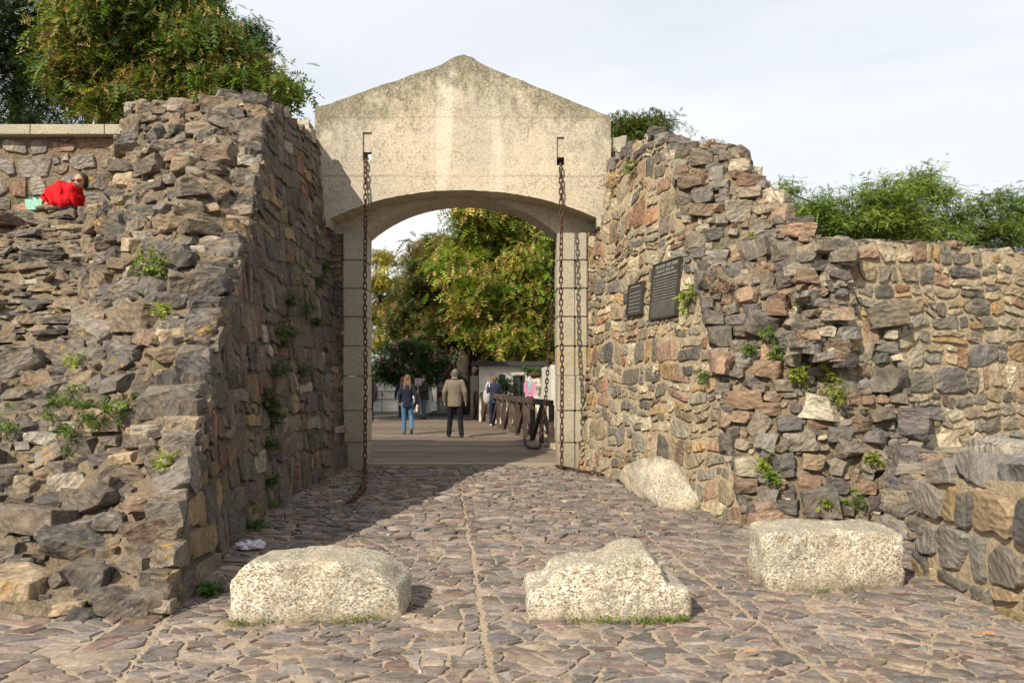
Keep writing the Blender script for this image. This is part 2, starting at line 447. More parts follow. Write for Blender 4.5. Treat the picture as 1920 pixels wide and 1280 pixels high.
PAL_N = [(4, (.15, .135, .115)), (2.4, (.20, .15, .085)), (2, (.12, .11, .10)), (1, (.26, .20, .13))]

class Stones:
    def __init__(s, mat): s.L = []; s.mat = mat
    def add(s, v, f, col, boost=1.0):
        v = np.asarray(v); c = v.mean(0)
        size = (v.max(0) - v.min(0)); m = math.sqrt(size[0] ** 2 + size[2] ** 2 + .2 * size[1] ** 2) / max(c[1], 1)
        px = 960 + c[0] * F / max(c[1], .5)
        py = 708 - (c[2] - EYE) * F / max(c[1], .5)
        if not (-40 < px < 1960 and -20 < py < 1310): m *= .05
        s.L.append((m * boost, v, f, col))
    def finish(s, parent, name='stone', rest='small_stones', n=300, smooth=32):
        s.L.sort(key=lambda q: -q[0])
        for m, v, f, col in s.L[:n]:
            obj(name, v, f, s.mat, parent, col, smooth)
        if len(s.L) > n:
            mb = MB()
            for m, v, f, col in s.L[n:]: mb.add(v, f, col)
            tag(mb.build(rest, s.mat, parent, smooth), kind='stuff')

def darts(box, classes, inside=None, seed=1, pack=.86):
    """big stones first, then smaller ones between them: returns points and radii"""
    r_ = np.random.default_rng(seed); x0, x1, y0, y1 = box
    P = np.zeros((0, 2)); W = np.zeros(0)
    for r, tries in classes:
        cand = np.column_stack([r_.uniform(x0, x1, tries), r_.uniform(y0, y1, tries)])
        rr = r * r_.uniform(.8, 1.2, tries)
        bufP = list(P); bufW = list(W)
        aP = np.zeros((len(P) + tries, 2)); aW = np.zeros(len(P) + tries); n = len(P)
        aP[:n] = P; aW[:n] = W
        for c, q in zip(cand, rr):
            if inside is not None and not inside(c[0], c[1]): continue
            d = np.hypot(aP[:n, 0] - c[0], aP[:n, 1] - c[1])
            if n == 0 or np.all(d > pack * (aW[:n] + q)):
                aP[n] = c; aW[n] = q; n += 1
        P = aP[:n].copy(); W = aW[:n].copy()
    return P, W

def cells(P, W):
    n = len(P); out = []
    for i in range(n):
        d = P - P[i]; d2 = (d ** 2).sum(1); k = np.argsort(d2)[1:26]
        rad = W[i] * 2.2
        poly = [(P[i][0] + rad * math.cos(a), P[i][1] + rad * math.sin(a)) for a in np.linspace(0, 2 * math.pi, 13)[:-1]]
        for j in k:
            a = 2 * (P[j] - P[i]); b = P[j] @ P[j] - W[j] ** 2 - P[i] @ P[i] + W[i] ** 2
            new = []; m = len(poly)
            vals = [a[0] * q[0] + a[1] * q[1] - b for q in poly]
            if max(vals) <= 0: continue
            for t in range(m):
                p, q = poly[t], poly[(t + 1) % m]; vp, vq = vals[t], vals[(t + 1) % m]
                if vp <= 0: new.append(p)
                if (vp < 0) != (vq < 0) and vp != vq:
                    s = vp / (vp - vq); new.append((p[0] + s * (q[0] - p[0]), p[1] + s * (q[1] - p[1])))
            poly = new
            if len(poly) < 3: break
        out.append(poly if len(poly) >= 3 else None)
    return out

def parea(p): p = np.array(p); return abs(np.dot(p[:, 0], np.roll(p[:, 1], -1)) - np.dot(p[:, 1], np.roll(p[:, 0], -1))) / 2
def shatter(polys, target, spread=.6, ang=.5, off=.12):
    """break large cells along jittered cross lines: angular stones with staggered joints"""
    out = []; todo = [p for p in polys if p is not None]
    while todo:
        p = todo.pop(); a = parea(p)
        if a < target * math.exp(rnd.gauss(0, spread)) * 1.5: out.append(p); continue
        q = np.array(p); c = q.mean(0) + (q[rnd.randrange(len(q))] - q.mean(0)) * rnd.uniform(0, off)
        u, s_, vt = np.linalg.svd(q - q.mean(0)); d = vt[1]; t = math.atan2(d[1], d[0]) + rnd.gauss(0, ang)
        d = np.array((math.cos(t), math.sin(t)))
        for side in (True, False):
            r = clip_line(p, c - d, c + d, side)
            if r is not None and parea(r) > target * .04: todo.append(r)
    return out

def masonry(u0, u1, v0, v1, h, w, irr=.12, wave=.07, small=.3):
    """roughly coursed rubble: wavy beds, uneven heights, some stones doubled by small ones"""
    out = []; v = v0; sd = rnd.random() * 99
    while v < v1:
        rh = h * math.exp(rnd.gauss(0, .28)); u = u0 - rnd.random() * w
        while u < u1:
            bw = min(max(w * math.exp(rnd.gauss(0, .42)), rh * .45), rh * 3.2)
            t = rnd.random(); qs = [(u, v, bw, rh)]
            if t < small * .5: k = rnd.uniform(.35, .65); qs = [(u, v, bw, rh * k), (u, v + rh * k, bw, rh * (1 - k))]
            elif t < small:
                k = rnd.uniform(.4, .6); m = rnd.uniform(.35, .65); qs = [(u, v, bw, rh * k), (u, v + rh * k, bw * m, rh * (1 - k)), (u + bw * m, v + rh * k, bw * (1 - m), rh * (1 - k))]
            elif t < small + .12: k = rnd.uniform(.3, .7); qs = [(u, v, bw * k, rh), (u + bw * k, v, bw * (1 - k), rh)]
            for a, b, c, d in qs:
                j = irr * min(c, d); cs = [(a, b), (a + c, b), (a + c, b + d), (a, b + d)]; pl = []
                for i, (x, y) in enumerate(cs):
                    x += rnd.uniform(-.6, 1) * j * (1 if i in (0, 3) else -1); y += rnd.uniform(-.6, 1) * j * (1 if i < 2 else -1)
                    if rnd.random() < .3:
                        k1, k2 = rnd.uniform(.12, .38), rnd.uniform(.12, .38); sx = 1 if i in (0, 3) else -1; sy = 1 if i < 2 else -1
                        e1, e2 = (x + sx * c * k1, y), (x, y + sy * d * k2); pl += [e2, e1] if i in (0, 2) else [e1, e2]
                    else: pl.append((x, y))
                pl = [(x, y + wave * noise.noise(Vector((x * .9, y * .5, sd))) + .5 * wave * noise.noise(Vector((x * 2.6, y * 1.2, sd)))) for x, y in pl]
                out.append(pl)
            u += bw
        v += rh
    return out

def clip_line(poly, A, B, keep_left):
    if poly is None: return None
    new = []; m = len(poly)
    def sd(q):
        s = (B[0] - A[0]) * (q[1] - A[1]) - (B[1] - A[1]) * (q[0] - A[0])
        return s if keep_left else -s
    for t in range(m):
        p, q = poly[t], poly[(t + 1) % m]; vp, vq = sd(p), sd(q)
        if vp >= 0: new.append(p)
        if (vp > 0) != (vq > 0) and vp != vq:
            s = vp / (vp - vq); new.append((p[0] + s * (q[0] - p[0]), p[1] + s * (q[1] - p[1])))
    return new if len(new) >= 3 else None

def slab_stone(poly, gap, h, rough, fn, dome=.3, ragged=.12, rc=.17):
    """an irregular stone from its outline: foot ring below the mortar, shoulder, inset rough face"""
    p = np.array(poly); c = p.mean(0); e = np.roll(p, -1, 0) - p
    el = np.hypot(e[:, 0], e[:, 1]); per = el.sum()
    if per < .12: return None
    size = per / 4
    ring = []
    for i in range(len(p)):
        a, b = p[i], p[(i + 1) % len(p)]
        if el[i] < .02: continue
        cut = min(rc, .012 / el[i] + rc * .4)
        ring.append(a + (b - a) * cut * rnd.uniform(.5, 1.4))
        if el[i] > size * .62 and per > .42:
            mid = a + (b - a) * rnd.uniform(.35, .65)
            nrm = np.array((-(b - a)[1], (b - a)[0])) / el[i]
            ring.append(mid + nrm * rnd.uniform(-.2, 1) * ragged * size * .35)
        ring.append(b - (b - a) * cut * rnd.uniform(.5, 1.4))
    ring = np.array(ring); n = len(ring)
    if n < 4: return None
    dd = ring - c; dist = np.hypot(dd[:, 0], dd[:, 1]); dist[dist < 1e-4] = 1e-4
    g = np.minimum(gap * np.array([rnd.uniform(.6, 1.6) for _ in range(n)]), dist * .45)
    r0 = c + dd * ((dist - g) / dist)[:, None]
    r0 = r0 + nzv(np.column_stack([r0, np.zeros(n)]), 4.2)[:, :2] * .035 + nzv(np.column_stack([r0, np.ones(n)]), 14)[:, :2] * .012
    tx, ty = rnd.gauss(0, rough), rnd.gauss(0, rough); hh = h * rnd.uniform(.55, 1.35)
    def ringh(r, base): return base + (r - c) @ np.array((tx, ty)) + nz(np.column_stack([r, np.full(len(r), hh * 30)]), 9) * rough * .12
    r1 = c + (r0 - c) * .985; r2 = c + (r0 - c) * np.array([rnd.uniform(.86, .96) for _ in range(n)])[:, None]
    r3 = c + (r0 - c) * .42
    V = []
    for r, hgt in ((r0, np.full(n, -.035)), (r1, ringh(r1, hh * .55)), (r2, ringh(r2, hh)), (r3, ringh(r3, hh * (1 + dome * .25)))):
        for q, k in zip(r, hgt): V.append(fn(q[0], q[1], k))
    fs = []
    nr_ = 3 if per > .8 else 2
    V = V[:(nr_ + 1) * n]
    for j in range(nr_):
        for i in range(n): fs.append((j * n + i, j * n + (i + 1) % n, (j + 1) * n + (i + 1) % n, (j + 1) * n + i))
    fs.append(tuple(nr_ * n + i for i in range(n)))
    return np.array(V), fs

# library of broken rock shapes (unit size), reused with scale, turn and mirror
def rock_shape(r_, chop=.34, rough=.05, cuts=1):
    bm = bmesh.new(); bmesh.ops.create_cube(bm, size=1)
    for v in bm.verts: v.co += Vector([r_.uniform(-.16, .06) * (1 if q > 0 else -1) for q in v.co])
    for _ in range(r_.randint(5, 9)):
        n = Vector((r_.gauss(0, 1), r_.gauss(0, 1), r_.gauss(0, .8))).normalized()
        sup = max(v.co.dot(n) for v in bm.verts)
        g_ = list(bm.verts) + list(bm.edges) + list(bm.faces)
        r = bmesh.ops.bisect_plane(bm, geom=g_, plane_co=n * sup * r_.uniform(.70, .93), plane_no=n, clear_outer=True)
        e_ = [x for x in r['geom_cut'] if isinstance(x, bmesh.types.BMEdge)]
        if e_: bmesh.ops.edgenet_fill(bm, edges=e_)
    bmesh.ops.remove_doubles(bm, verts=bm.verts, dist=.02)
    bmesh.ops.recalc_face_normals(bm, faces=bm.faces)
    bmesh.ops.bevel(bm, geom=list(bm.edges), offset=.014, segments=1, affect='EDGES', clamp_overlap=True)
    if cuts: bmesh.ops.triangulate(bm, faces=[f for f in bm.faces if len(f.verts) > 4])
    if cuts: bmesh.ops.subdivide_edges(bm, edges=[e for e in bm.edges if e.calc_length() > .16], cuts=cuts+1, use_grid_fill=True)
    bm.normal_update()
    o = Vector((r_.random() * 50, r_.random() * 50, 0))
    for v in bm.verts:
        v.co += v.normal * (noise.noise(v.co * 2.6 + o) * rough + noise.noise(v.co * 6 + o) * rough * .9 + noise.noise(v.co * 15 + o) * rough * .4)
    bm.verts.ensure_lookup_table()
    V = np.array([v.co[:] for v in bm.verts]); Fc = [tuple(v.index for v in f.verts) for f in bm.faces]
    bm.free(); return V, Fc
ROCKS = [rock_shape(random.Random(100 + i)) for i in range(48)]
ROCKS_S = [rock_shape(random.Random(300 + i), cuts=0) for i in range(30)]

def frame_from(t, up):
    t = Vector(t).normalized(); n = t.cross(Vector(up)).normalized(); u = n.cross(t).normalized()
    return t, n, u
def rock_at(c, size, t=(1, 0, 0), up=(0, 0, 1), tilt=.15, yaw=.2):
    lib = ROCKS if max(size) > .17 else ROCKS_S
    V, Fc = lib[rnd.randrange(len(lib))]
    V = V * np.array([rnd.choice((-1, 1)), 1, rnd.choice((-1, 1))])
    flip = np.linalg.det(np.diag([1, 1, 1])) 
    t_, n_, u_ = frame_from(t, up)
    m = Matrix((t_, -n_, u_)).transposed()
    rot = Matrix.Rotation(rnd.gauss(0, yaw), 3, 'Z') @ Matrix.Rotation(rnd.gauss(0, tilt), 3, 'Y') @ Matrix.Rotation(rnd.gauss(0, tilt), 3, 'X')
    A = np.array(m @ rot)
    return (V * np.array(size)) @ A.T + np.array(c), Fc

# ------------------------------------------------------------------ ground, paving, bridge bed, street
obj('ground', [(-400, -60, -.012), (400, -60, -.012), (400, 700, -.012), (-400, 700, -.012)], [(0, 1, 2, 3)], M['ground'], centre=False)['kind'] = 'structure'
def grid_sheet(name, x0, x1, y0, y1, z, mat, step=.12, amp=.02, kind='structure', parent=None):
    nx = int((x1 - x0) / step) + 1; ny = int((y1 - y0) / step) + 1
    X, Y = np.meshgrid(np.linspace(x0, x1, nx), np.linspace(y0, y1, ny)); X = X.ravel(); Y = Y.ravel()
    Z = z + amp * np.array([noise.noise(Vector((a * 1.1, b * 1.1, 3))) for a, b in zip(X, Y)]) if amp else np.full(len(X), z)
    f = [(j * nx + i, j * nx + i + 1, (j + 1) * nx + i + 1, (j + 1) * nx + i) for j in range(ny - 1) for i in range(nx - 1)]
    o = obj(name, np.column_stack([X, Y, Z]), f, mat, parent, smooth=180)
    if kind: o['kind'] = kind
    return o
def gz(x, y): return .012 * noise.noise(Vector((x * 1.1, y * 1.1, 3)))
paving = grid_sheet('paving', -9, 7, 1.5, 15.15, .014, M['mort_p'], .14, .012)

seams = [(GR(300, 1180), GR(230, 1280)), (GR(862, 905), GR(925, 1280)), (GR(1190, 990), GR(1560, 1280))]
# a seam runs from far to near; extend both ways
def ext(a, b, k=4): d = (b - a); return a - d * k, b + d * k
S = [ext(np.array(a[:2]), np.array(b[:2])) for a, b in seams]
S.append((np.array((3.1, 20.)), np.array((3.0, -5.))))
ps = Stones(M['stone_p'])
xl0 = lambda Y: float(np.interp(Y, [5.2, 6.2, 8.0, 10.25, 14.8], [-2.33, -2.42, -2.72, -3.0, -3.02]))
xr0 = lambda Y: float(np.interp(Y, [8.6, 14.4, 16], [2.67, 1.30, 1.0]))
zones = [((-4.4, -1.6, 3.5, 5.65), None, 0, R(22), 1.75, (.27, .022)),
         ((-3.6, 0.2, 3.5, 15.1), 0, 1, R(-6), 1.6, (.18, .0078)),
         ((-1.0, 3.3, 3.5, 15.1), 1, 2, R(-14), 1.6, (.18, .0078)),
         ((0.2, 5.0, 3.5, 15.1), 2, None, R(-30), 1.75, (.17, .0066))]
for zi, (box, left, right, ang, asp, cl) in enumerate(zones):
    ca, sa = math.cos(ang), math.sin(ang)
    # anisotropic frame: q = (rotated x / asp, rotated y)
    cs = [(box[a], box[b]) for a in (0, 1) for b in (2, 3)]
    q = [((x * ca + y * sa) / asp, (-x * sa + y * ca)) for x, y in cs]
    qb = (min(a[0] for a in q), max(a[0] for a in q), min(a[1] for a in q), max(a[1] for a in q))
    def tox(u, v): u *= asp; return (u * ca - v * sa, u * sa + v * ca)
    def inside(u, v, box=box, left=left, right=right):
        x, y = tox(u, v)
        if not (box[0] - .2 < x < box[1] + .2 and box[2] < y < box[3]): return False
        if left is not None and -((S[left][1][0] - S[left][0][0]) * (y - S[left][0][1]) - (S[left][1][1] - S[left][0][1]) * (x - S[left][0][0])) > .9: return False
        return True
    P, W = darts(qb, [(cl[0] * rr, 1600) for rr in (1.5, 1.0)], inside, 40 + zi, .85)
    for i, poly in enumerate(shatter(cells(P, W), cl[1], .65, .5, .3)):
        poly = [tox(*p) for p in poly]
        so = np.array((.010, 0))
        if left is not None: poly = clip_line(poly, S[left][0] + so, S[left][1] + so, True)
        if right is not None: poly = clip_line(poly, S[right][0] - so, S[right][1] - so, False)
        if poly is None: continue
        cx, cy = np.mean(poly, axis=0)
        if cy > 15.02 or abs(cx) > .62 * cy + 1.0 or (cx > 3.6 and cy < 6.9) or (cy > 6 and (cx < xl0(cy) - .25 or (cy > 8.7 and cx > xr0(cy) + .25))): continue
        if rnd.random() < .025: continue
        far = cy > 8.3
        st = slab_stone(poly, .0135 if cy < 9 else .011, .012 if not far else .024, .02 if not far else .055,
                        lambda u, v, h: (u, v, .014 + gz(u, v) + h), .2, .2, .2)
        if st: ps.add(st[0], st[1], pick(PAL_P))
ps.finish(paving, 'paving_stone', 'small_paving_stones', 300, 40)

# ------------------------------------------------------------------ left and right passage planes
def xl(Y): return float(np.interp(Y, [5.2, 6.2, 8.0, 10.25, 14.8], [-2.33, -2.42, -2.72, -3.0, -3.02]))
def xr(Y): return float(np.interp(Y, [8.6, 14.4, 16], [2.67, 1.30, 1.0]))
def hit(px, py, xf, bat):
    lo, hi = 4., 18.
    f = lambda Y: (px - 960) * Y / F - (xf(Y) + bat * (EYE - (py - 708) * Y / F))
    s = 1 if f(hi) > f(lo) else -1
    for _ in range(60):
        m = (lo + hi) / 2
        if f(m) * s > 0: hi = m
        else: lo = m
    return P3(px, py, lo)
BL, BR = -.07, .08
edgeL = [hit(px, py, xl, BL) for px, py in [(300, 1165), (338, 1010), (375, 800), (393, 690), (415, 600), (445, 500), (470, 430), (488, 330), (497, 270), (508, 195)]]
edgeL[0][2] = -.02
topL = [hit(px, py, xl, BL) for px, py in [(530, 205), (560, 240), (598, 264)]]
topL.append(np.array((xl(15.0) + BL * 5.8, 15.0, 5.75)))
edgeR = [hit(px, py, xr, BR) for px, py in [(1440, 1003), (1395, 950), (1362, 850), (1340, 700), (1305, 500), (1275, 380), (1248, 262)]]
edgeR[0][2] = -.02
topR = [hit(px, py, xr, BR) for px, py in [(1215, 253), (1195, 275), (1165, 290), (1148, 330)]]
topR[-1] = np.array((xr(14.6) + BR * 5.5, 14.6, 5.45))

def resample(pts, n):
    pts = np.array(pts); d = np.r_[0, np.cumsum(np.linalg.norm(np.diff(pts, axis=0), axis=1))]
    t = np.linspace(0, d[-1], n); return np.column_stack([np.interp(t, d, pts[:, k]) for k in range(3)])
def surface(keys, sub, rows):
    """key columns (3-D polylines from foot to back) -> grid of points"""
    K = [resample(k, rows) for k in keys]; cols = []
    for i in range(len(K) - 1):
        for t in np.linspace(0, 1, sub[i], endpoint=False): cols.append(K[i] * (1 - t) + K[i + 1] * t)
    cols.append(K[-1]); return np.array(cols)          # [col,row,3]
def surf_mesh(name, Gd, mat, parent, amp=.08, sharp=None):
    nc, nr = Gd.shape[:2]; dn = np.zeros_like(Gd)
    du = np.gradient(Gd, axis=0); dv = np.gradient(Gd, axis=1); N = np.cross(du, dv)
    N /= np.maximum(np.linalg.norm(N, axis=2, keepdims=True), 1e-6)
    if N[..., 1].mean() > 0: N = -N
    V = Gd.reshape(-1, 3); NN = N.reshape(-1, 3)
    am = np.full((nc, nr), amp); am[0, :] *= .15; am[:, 0] *= .1
    am = am.ravel()
    V2 = V + NN * ((.8 * nz(V, 1.7) + .5 * nz(V, 5) + .4 * nz(V, 12)) * am)[:, None]
    f = [(i * nr + j, (i + 1) * nr + j, (i + 1) * nr + j + 1, i * nr + j + 1) for i in range(nc - 1) for j in range(nr - 1)]
    obj(name, V2, f, mat, parent, smooth=180)
    return V2.reshape(nc, nr, 3), N
def closest_free(A, n, c, r, pack):
    return n == 0 or np.all(((A[:n, :3] - c) ** 2).sum(1) > (pack * (A[:n, 3] + r)) ** 2)
def scatter_rocks(Gd, N, st, pal, classes, seed, flat=lambda p: 1.0, skip=lambda p: False, proud=.25, jmax=None, side='L', wide=1.0):
    r_ = np.random.default_rng(seed); nc, nr = Gd.shape[:2]
    a = np.linalg.norm(np.cross(Gd[1:, :-1] - Gd[:-1, :-1], Gd[:-1, 1:] - Gd[:-1, :-1]), axis=2)
    if jmax: a[:, jmax:] = 0
    pr = (a / a.sum()).ravel(); A = np.zeros((20000, 4)); n = 0
    for r, tries in classes:
        idx = r_.choice(len(pr), tries, p=pr); uu = r_.random((tries, 2))
        for k, (s, t) in zip(idx, uu):
            i, j = divmod(k, nr - 1)
            c = Gd[i, j] * (1 - s) * (1 - t) + Gd[i + 1, j] * s * (1 - t) + Gd[i, j + 1] * (1 - s) * t + Gd[i + 1, j + 1] * s * t
            if skip(c): continue
            q = r * r_.uniform(.75, 1.25)
            m = c * np.array((.72, .9, 1.2))          # stones are longer sideways than high
            if not closest_free(A, n, m, q, .80): continue
            A[n] = (*m, q); n += 1
            nn = N[i, j]; fl = flat(c)
            tx = np.array((1.0, 0, 0)) - nn * nn[0]; tx[2] = 0; tx /= np.linalg.norm(tx)
            w = q * 2 * r_.uniform(1.1, 1.65) * wide * (1 + .35 * (fl < .8)); h = q * 2 * r_.uniform(.62, .98) * fl; d = q * 2 * r_.uniform(.9, 1.25)
            off = nn * (q * proud * r_.uniform(-1.6, 1.0))
            big = r_.random() < .18
            v, f = rock_at(c + off, (w, d, h), tx, (0, 0, 1), .34 if big else .12 * fl, .35)
            v[:, 2] = np.maximum(v[:, 2], -.02)
            if side == 'L': v[:, 0] = np.minimum(v[:, 0], xl(c[1]) + BL * c[2] + .05)
            else: v[:, 0] = np.maximum(v[:, 0], xr(c[1]) + BR * c[2] - .05)
            st.add(v, f, pick(pal))
    return n

# ------------------------------------------------------------------ left rampart
ramL = thing('ruined_rampart', (-3.5, 9, 0), 'ruined stone rampart left of the gateway, sunlit broken front and shaded side', 'wall')
def col(l): return [P3(*q) for q in l]
kL0 = edgeL + topL[:3] + [topL[3]]
def plateau(k, z, Y): return k + [np.array((k[-1][0] * (1 + (Y - k[-1][1]) / k[-1][1] * .9), Y, z))]
kL1 = plateau(col([(235, 1165, 5.56), (260, 1000, 6.3), (290, 800, 7.3), (310, 650, 8.3), (330, 500, 9.2), (350, 400, 9.9), (365, 300, 10.7), (378, 225, 11.2), (385, 190, 11.8)]), 5.6, 15)
kL2 = plateau(col([(160, 1165, 5.56), (175, 1000, 6.4), (195, 800, 7.6), (205, 650, 8.8), (215, 500, 10.0), (228, 400, 10.8), (236, 300, 11.6), (242, 235, 12.0), (262, 192, 12.4)]), 5.65, 15)
kL3 = col([(90, 1165, 5.56), (105, 1000, 6.5), (125, 800, 7.9), (140, 650, 9.4), (165, 520, 11.2), (180, 440, 12.6), (190, 402, 13.3)]); kL3 += [np.array((-6.6, 14.15, 4.32))]
kL4 = col([(0, 1165, 5.56), (0, 1000, 6.6), (0, 800, 8.1), (0, 650, 9.7), (0, 520, 11.3), (0, 440, 12.5), (0, 404, 13.3)]); kL4 += [np.array((-8.4, 14.15, 4.3))]
kL5 = [p + np.array((-7, 0, 0)) for p in kL4]
for k in (kL1, kL2, kL3, kL4, kL5): k[0][2] = -.02
gridL = surface([kL0, kL1, kL2, kL3, kL4, kL5], [10, 10, 10, 14, 20], 80)
surfL, nL = surf_mesh('mortar_core', gridL, M['mort_l'], ramL, .13)
stL = Stones(M['stone_l'])
# corner stones along the broken edge, the ones that give the jagged outline
for i in range(44):
    t = i / 43; e = resample(edgeL, 44)[i]
    q = rnd.uniform(.10, .2) * (.8 + .3 * t)
    v, f = rock_at(e + np.array((-q * .95, .03, 0)), (q * 2.2, q * 2.5, q * 1.25), (1, .05, 0), (0, 0, 1), .08, .08)
    v[:, 2] = np.maximum(v[:, 2], -.02)
    v[:, 0] = np.minimum(v[:, 0], xl(e[1]) + BL * e[2] + rnd.uniform(.0, .04)); stL.add(v, f, pick(PAL_L))
def flatL(p): 
    px = 960 + p[0] * F / p[1]
    return .42 if (px < 165 and 1.9 < p[2] < 4.2) else .9
scatter_rocks(surfL, nL, stL, PAL_L, [(.21, 45), (.16, 350), (.12, 1400), (.085, 3600), (.055, 5000), (.038, 3000)], 5, flatL,
              skip=lambda p: p[0] < -.70 * p[1] - .4 or p[1] > 14.3 or (p[0] < -6.2 and p[1] > 13.35))
# the passage face in the shade, irregular masonry
edgeYZ = np.array([(p[1], p[2]) for p in edgeL + topL])
def inL(u, v):
    if u < edgeYZ[0, 0] or u > 15.0 or v < -.1: return False
    return v < np.interp(u, edgeYZ[:, 0], edgeYZ[:, 1])
def planeL(u, v, h):
    u = max(u, 5.5); v = max(min(v, float(np.interp(u, edgeYZ[:, 0], edgeYZ[:, 1])) + .03), -.02); return (xl(u) + BL * v + h, u, v)
# stones here are taller than wide
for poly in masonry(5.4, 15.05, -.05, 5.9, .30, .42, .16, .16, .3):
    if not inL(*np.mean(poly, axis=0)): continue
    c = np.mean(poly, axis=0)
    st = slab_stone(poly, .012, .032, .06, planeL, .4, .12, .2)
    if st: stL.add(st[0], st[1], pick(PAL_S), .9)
stL.finish(ramL)
# masonry body behind the passage face (solid, so that it reads from the side)
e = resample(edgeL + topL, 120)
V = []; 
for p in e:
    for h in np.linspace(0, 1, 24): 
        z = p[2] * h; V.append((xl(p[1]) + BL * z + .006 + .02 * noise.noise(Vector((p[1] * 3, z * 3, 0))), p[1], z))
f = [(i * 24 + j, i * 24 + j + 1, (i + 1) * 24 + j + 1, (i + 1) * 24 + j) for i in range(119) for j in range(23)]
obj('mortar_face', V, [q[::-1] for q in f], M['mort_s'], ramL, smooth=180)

# ------------------------------------------------------------------ upper wall with coping
upw = thing('upper_wall', (-9, 14.2, 4.3), 'neat mortared stone wall behind the person in red, pale coping slabs on top', 'wall')
MB().box((-9.9, 14.5, 4.9), (7.4, .7, 1.7)).build('mortar_core', M['mort_l'], upw)
st = Stones(M['stone_l'])
for poly in masonry(-13.5, -6.2, 4.2, 5.75, .42, .5, .2, .12, .45):
    s_ = slab_stone(poly, .016, .035, .05, lambda u, v, h: (min(u, -6.1), 14.15 - h, min(v, 5.73)), .3, .12, .2)
    if s_: st.add(s_[0], s_[1], pick([(4, (.21, .19, .165)), (2, (.26, .21, .16)), (2, (.17, .155, .14)), (1, (.30, .20, .15))]))
st.finish(upw)
x = -13.6; cu = []
while x < -6.4:
    w = rnd.uniform(1.15, 1.35) if x > -12 else 1.5
    x2 = min(x + w, -6.3); bmv = MB().box(((x + x2) / 2, 14.42, 5.83), (x2 - x - .012, .95, .17), (1, 1, 1, rnd.random()))
    o = bmv.build('coping_slab', M['block'], upw)
    mod = o.modifiers.new('worn', 'BEVEL'); mod.width = .012; mod.segments = 2
    x = x2
# earth bank behind, on which the trees stand
tb = []
for j, Y in enumerate(np.linspace(14.7, 34, 24)):
    for i, X in enumerate(np.linspace(-60, (-4.7 if Y < 15.2 else -8.6) - (Y - 14.7) * .1, 40)):
        tb.append((X, Y, 5.55 + .15 * noise.noise(Vector((X * .5, Y * .5, 0)))))
tf = [(j * 40 + i, j * 40 + i + 1, (j + 1) * 40 + i + 1, (j + 1) * 40 + i) for j in range(23) for i in range(39)]
n0 = len(tb)
tb += [(p[0], p[1], -.1) for p in tb[39::40]]
tf += [(j * 40 + 39, n0 + j, n0 + j + 1, (j + 1) * 40 + 39) for j in range(23)]
obj('earth_bank', tb, tf, M['ground'])['kind'] = 'structure'

# ------------------------------------------------------------------ right rampart
ramR = thing('ruined_rampart', (3, 11, 0), 'sunlit ruined stone rampart right of the gateway, the one that carries the two bronze plaques', 'wall')
kR0 = edgeR + topR
kR1 = plateau(col([(1530, 1000, 8.75), (1500, 900, 9.1), (1470, 700, 9.6), (1430, 500, 10.2), (1400, 400, 10.7), (1375, 320, 11.2), (1362, 272, 11.6)]), 4.85, 15)
kR2 = plateau(col([(1600, 995, 8.9), (1580, 900, 9.15), (1560, 700, 9.5), (1520, 500, 10.0), (1470, 400, 10.5), (1445, 350, 10.8), (1425, 322, 11.2)]), 4.35, 14.5)
kR3 = plateau(col([(1640, 990, 9.0), (1635, 900, 9.2), (1620, 700, 9.4), (1590, 560, 9.7), (1560, 490, 9.9), (1515, 455, 10.1), (1485, 432, 10.3)]), 3.4, 14)
kR4 = plateau(col([(1745, 988, 9.15), (1735, 900, 9.25), (1700, 700, 9.42), (1660, 600, 9.5), (1640, 520, 9.65), (1600, 475, 9.75), (1570, 456, 9.85)]), 3.2, 13.5)
kR5 = [p + np.array((1.0, .4, -.25 if i else 0)) for i, p in enumerate(kR4)]
for k in (kR1, kR2, kR3, kR4, kR5): k[0][2] = -.02
gridR = surface([kR0, kR1, kR2, kR3, kR4], [12, 8, 6, 6], 80)
surfR, nR = surf_mesh('mortar_core', gridR[::-1], M['mort_l'], ramR, .10)
nR = np.where(nR[..., 1:2] > .4, -nR, nR)
stR = Stones(M['stone_r'])
e44 = resample(edgeR, 40)
for i in range(40):
    e = e44[i]; q = rnd.uniform(.08, .15)
    v, f = rock_at(e + np.array((q * .9, .05, 0)), (q * 2.1, q * 2.0, q * 1.1), (1, .2, 0), (0, 0, 1), .08, .08)
    v[:, 2] = np.maximum(v[:, 2], -.02)
    v[:, 0] = np.maximum(v[:, 0], xr(e[1]) + BR * e[2] - rnd.uniform(0, .03)); stR.add(v, f, pick(PAL_RR))
scatter_rocks(surfR, nR, stR, PAL_RR, [(.16, 90), (.125, 700), (.09, 2200), (.062, 4000), (.038, 3500)], 6, lambda p: .98,
              skip=lambda p: p[0] > 4.75 or p[1] > 14.2, side='R', wide=.84, proud=.12)
for i in range(70):
    q_ = P3(1512 + rnd.uniform(-14, 70), 462 + i * 3.1, 9.27 + rnd.uniform(0, .14)); z_ = rnd.uniform(.09, .17); v, f = rock_at(q_, (z_ * 1.8, .3, z_), (1, .2, 0), (0, 0, 1), .06, .15); stR.add(v, f, pick(PAL_RR))
for i in range(16):
    q_ = P3(1700 + 14 * (i % 3), 985 - 9 * i, 8.35 + .04 * i); v, f = rock_at(q_, (.34, .5, .17), (1, .1, 0), (0, 0, 1), .06, .2); v[:, 2] = np.maximum(v[:, 2], -.02); stR.add(v, f, pick(PAL_RR))
eR = np.array([(p[1], p[2]) for p in edgeR + topR])
def inR(u, v):
    if u < eR[0, 0] or u > 15.0 or v < -.1: return False
    return v < np.interp(u, eR[:, 0], eR[:, 1])
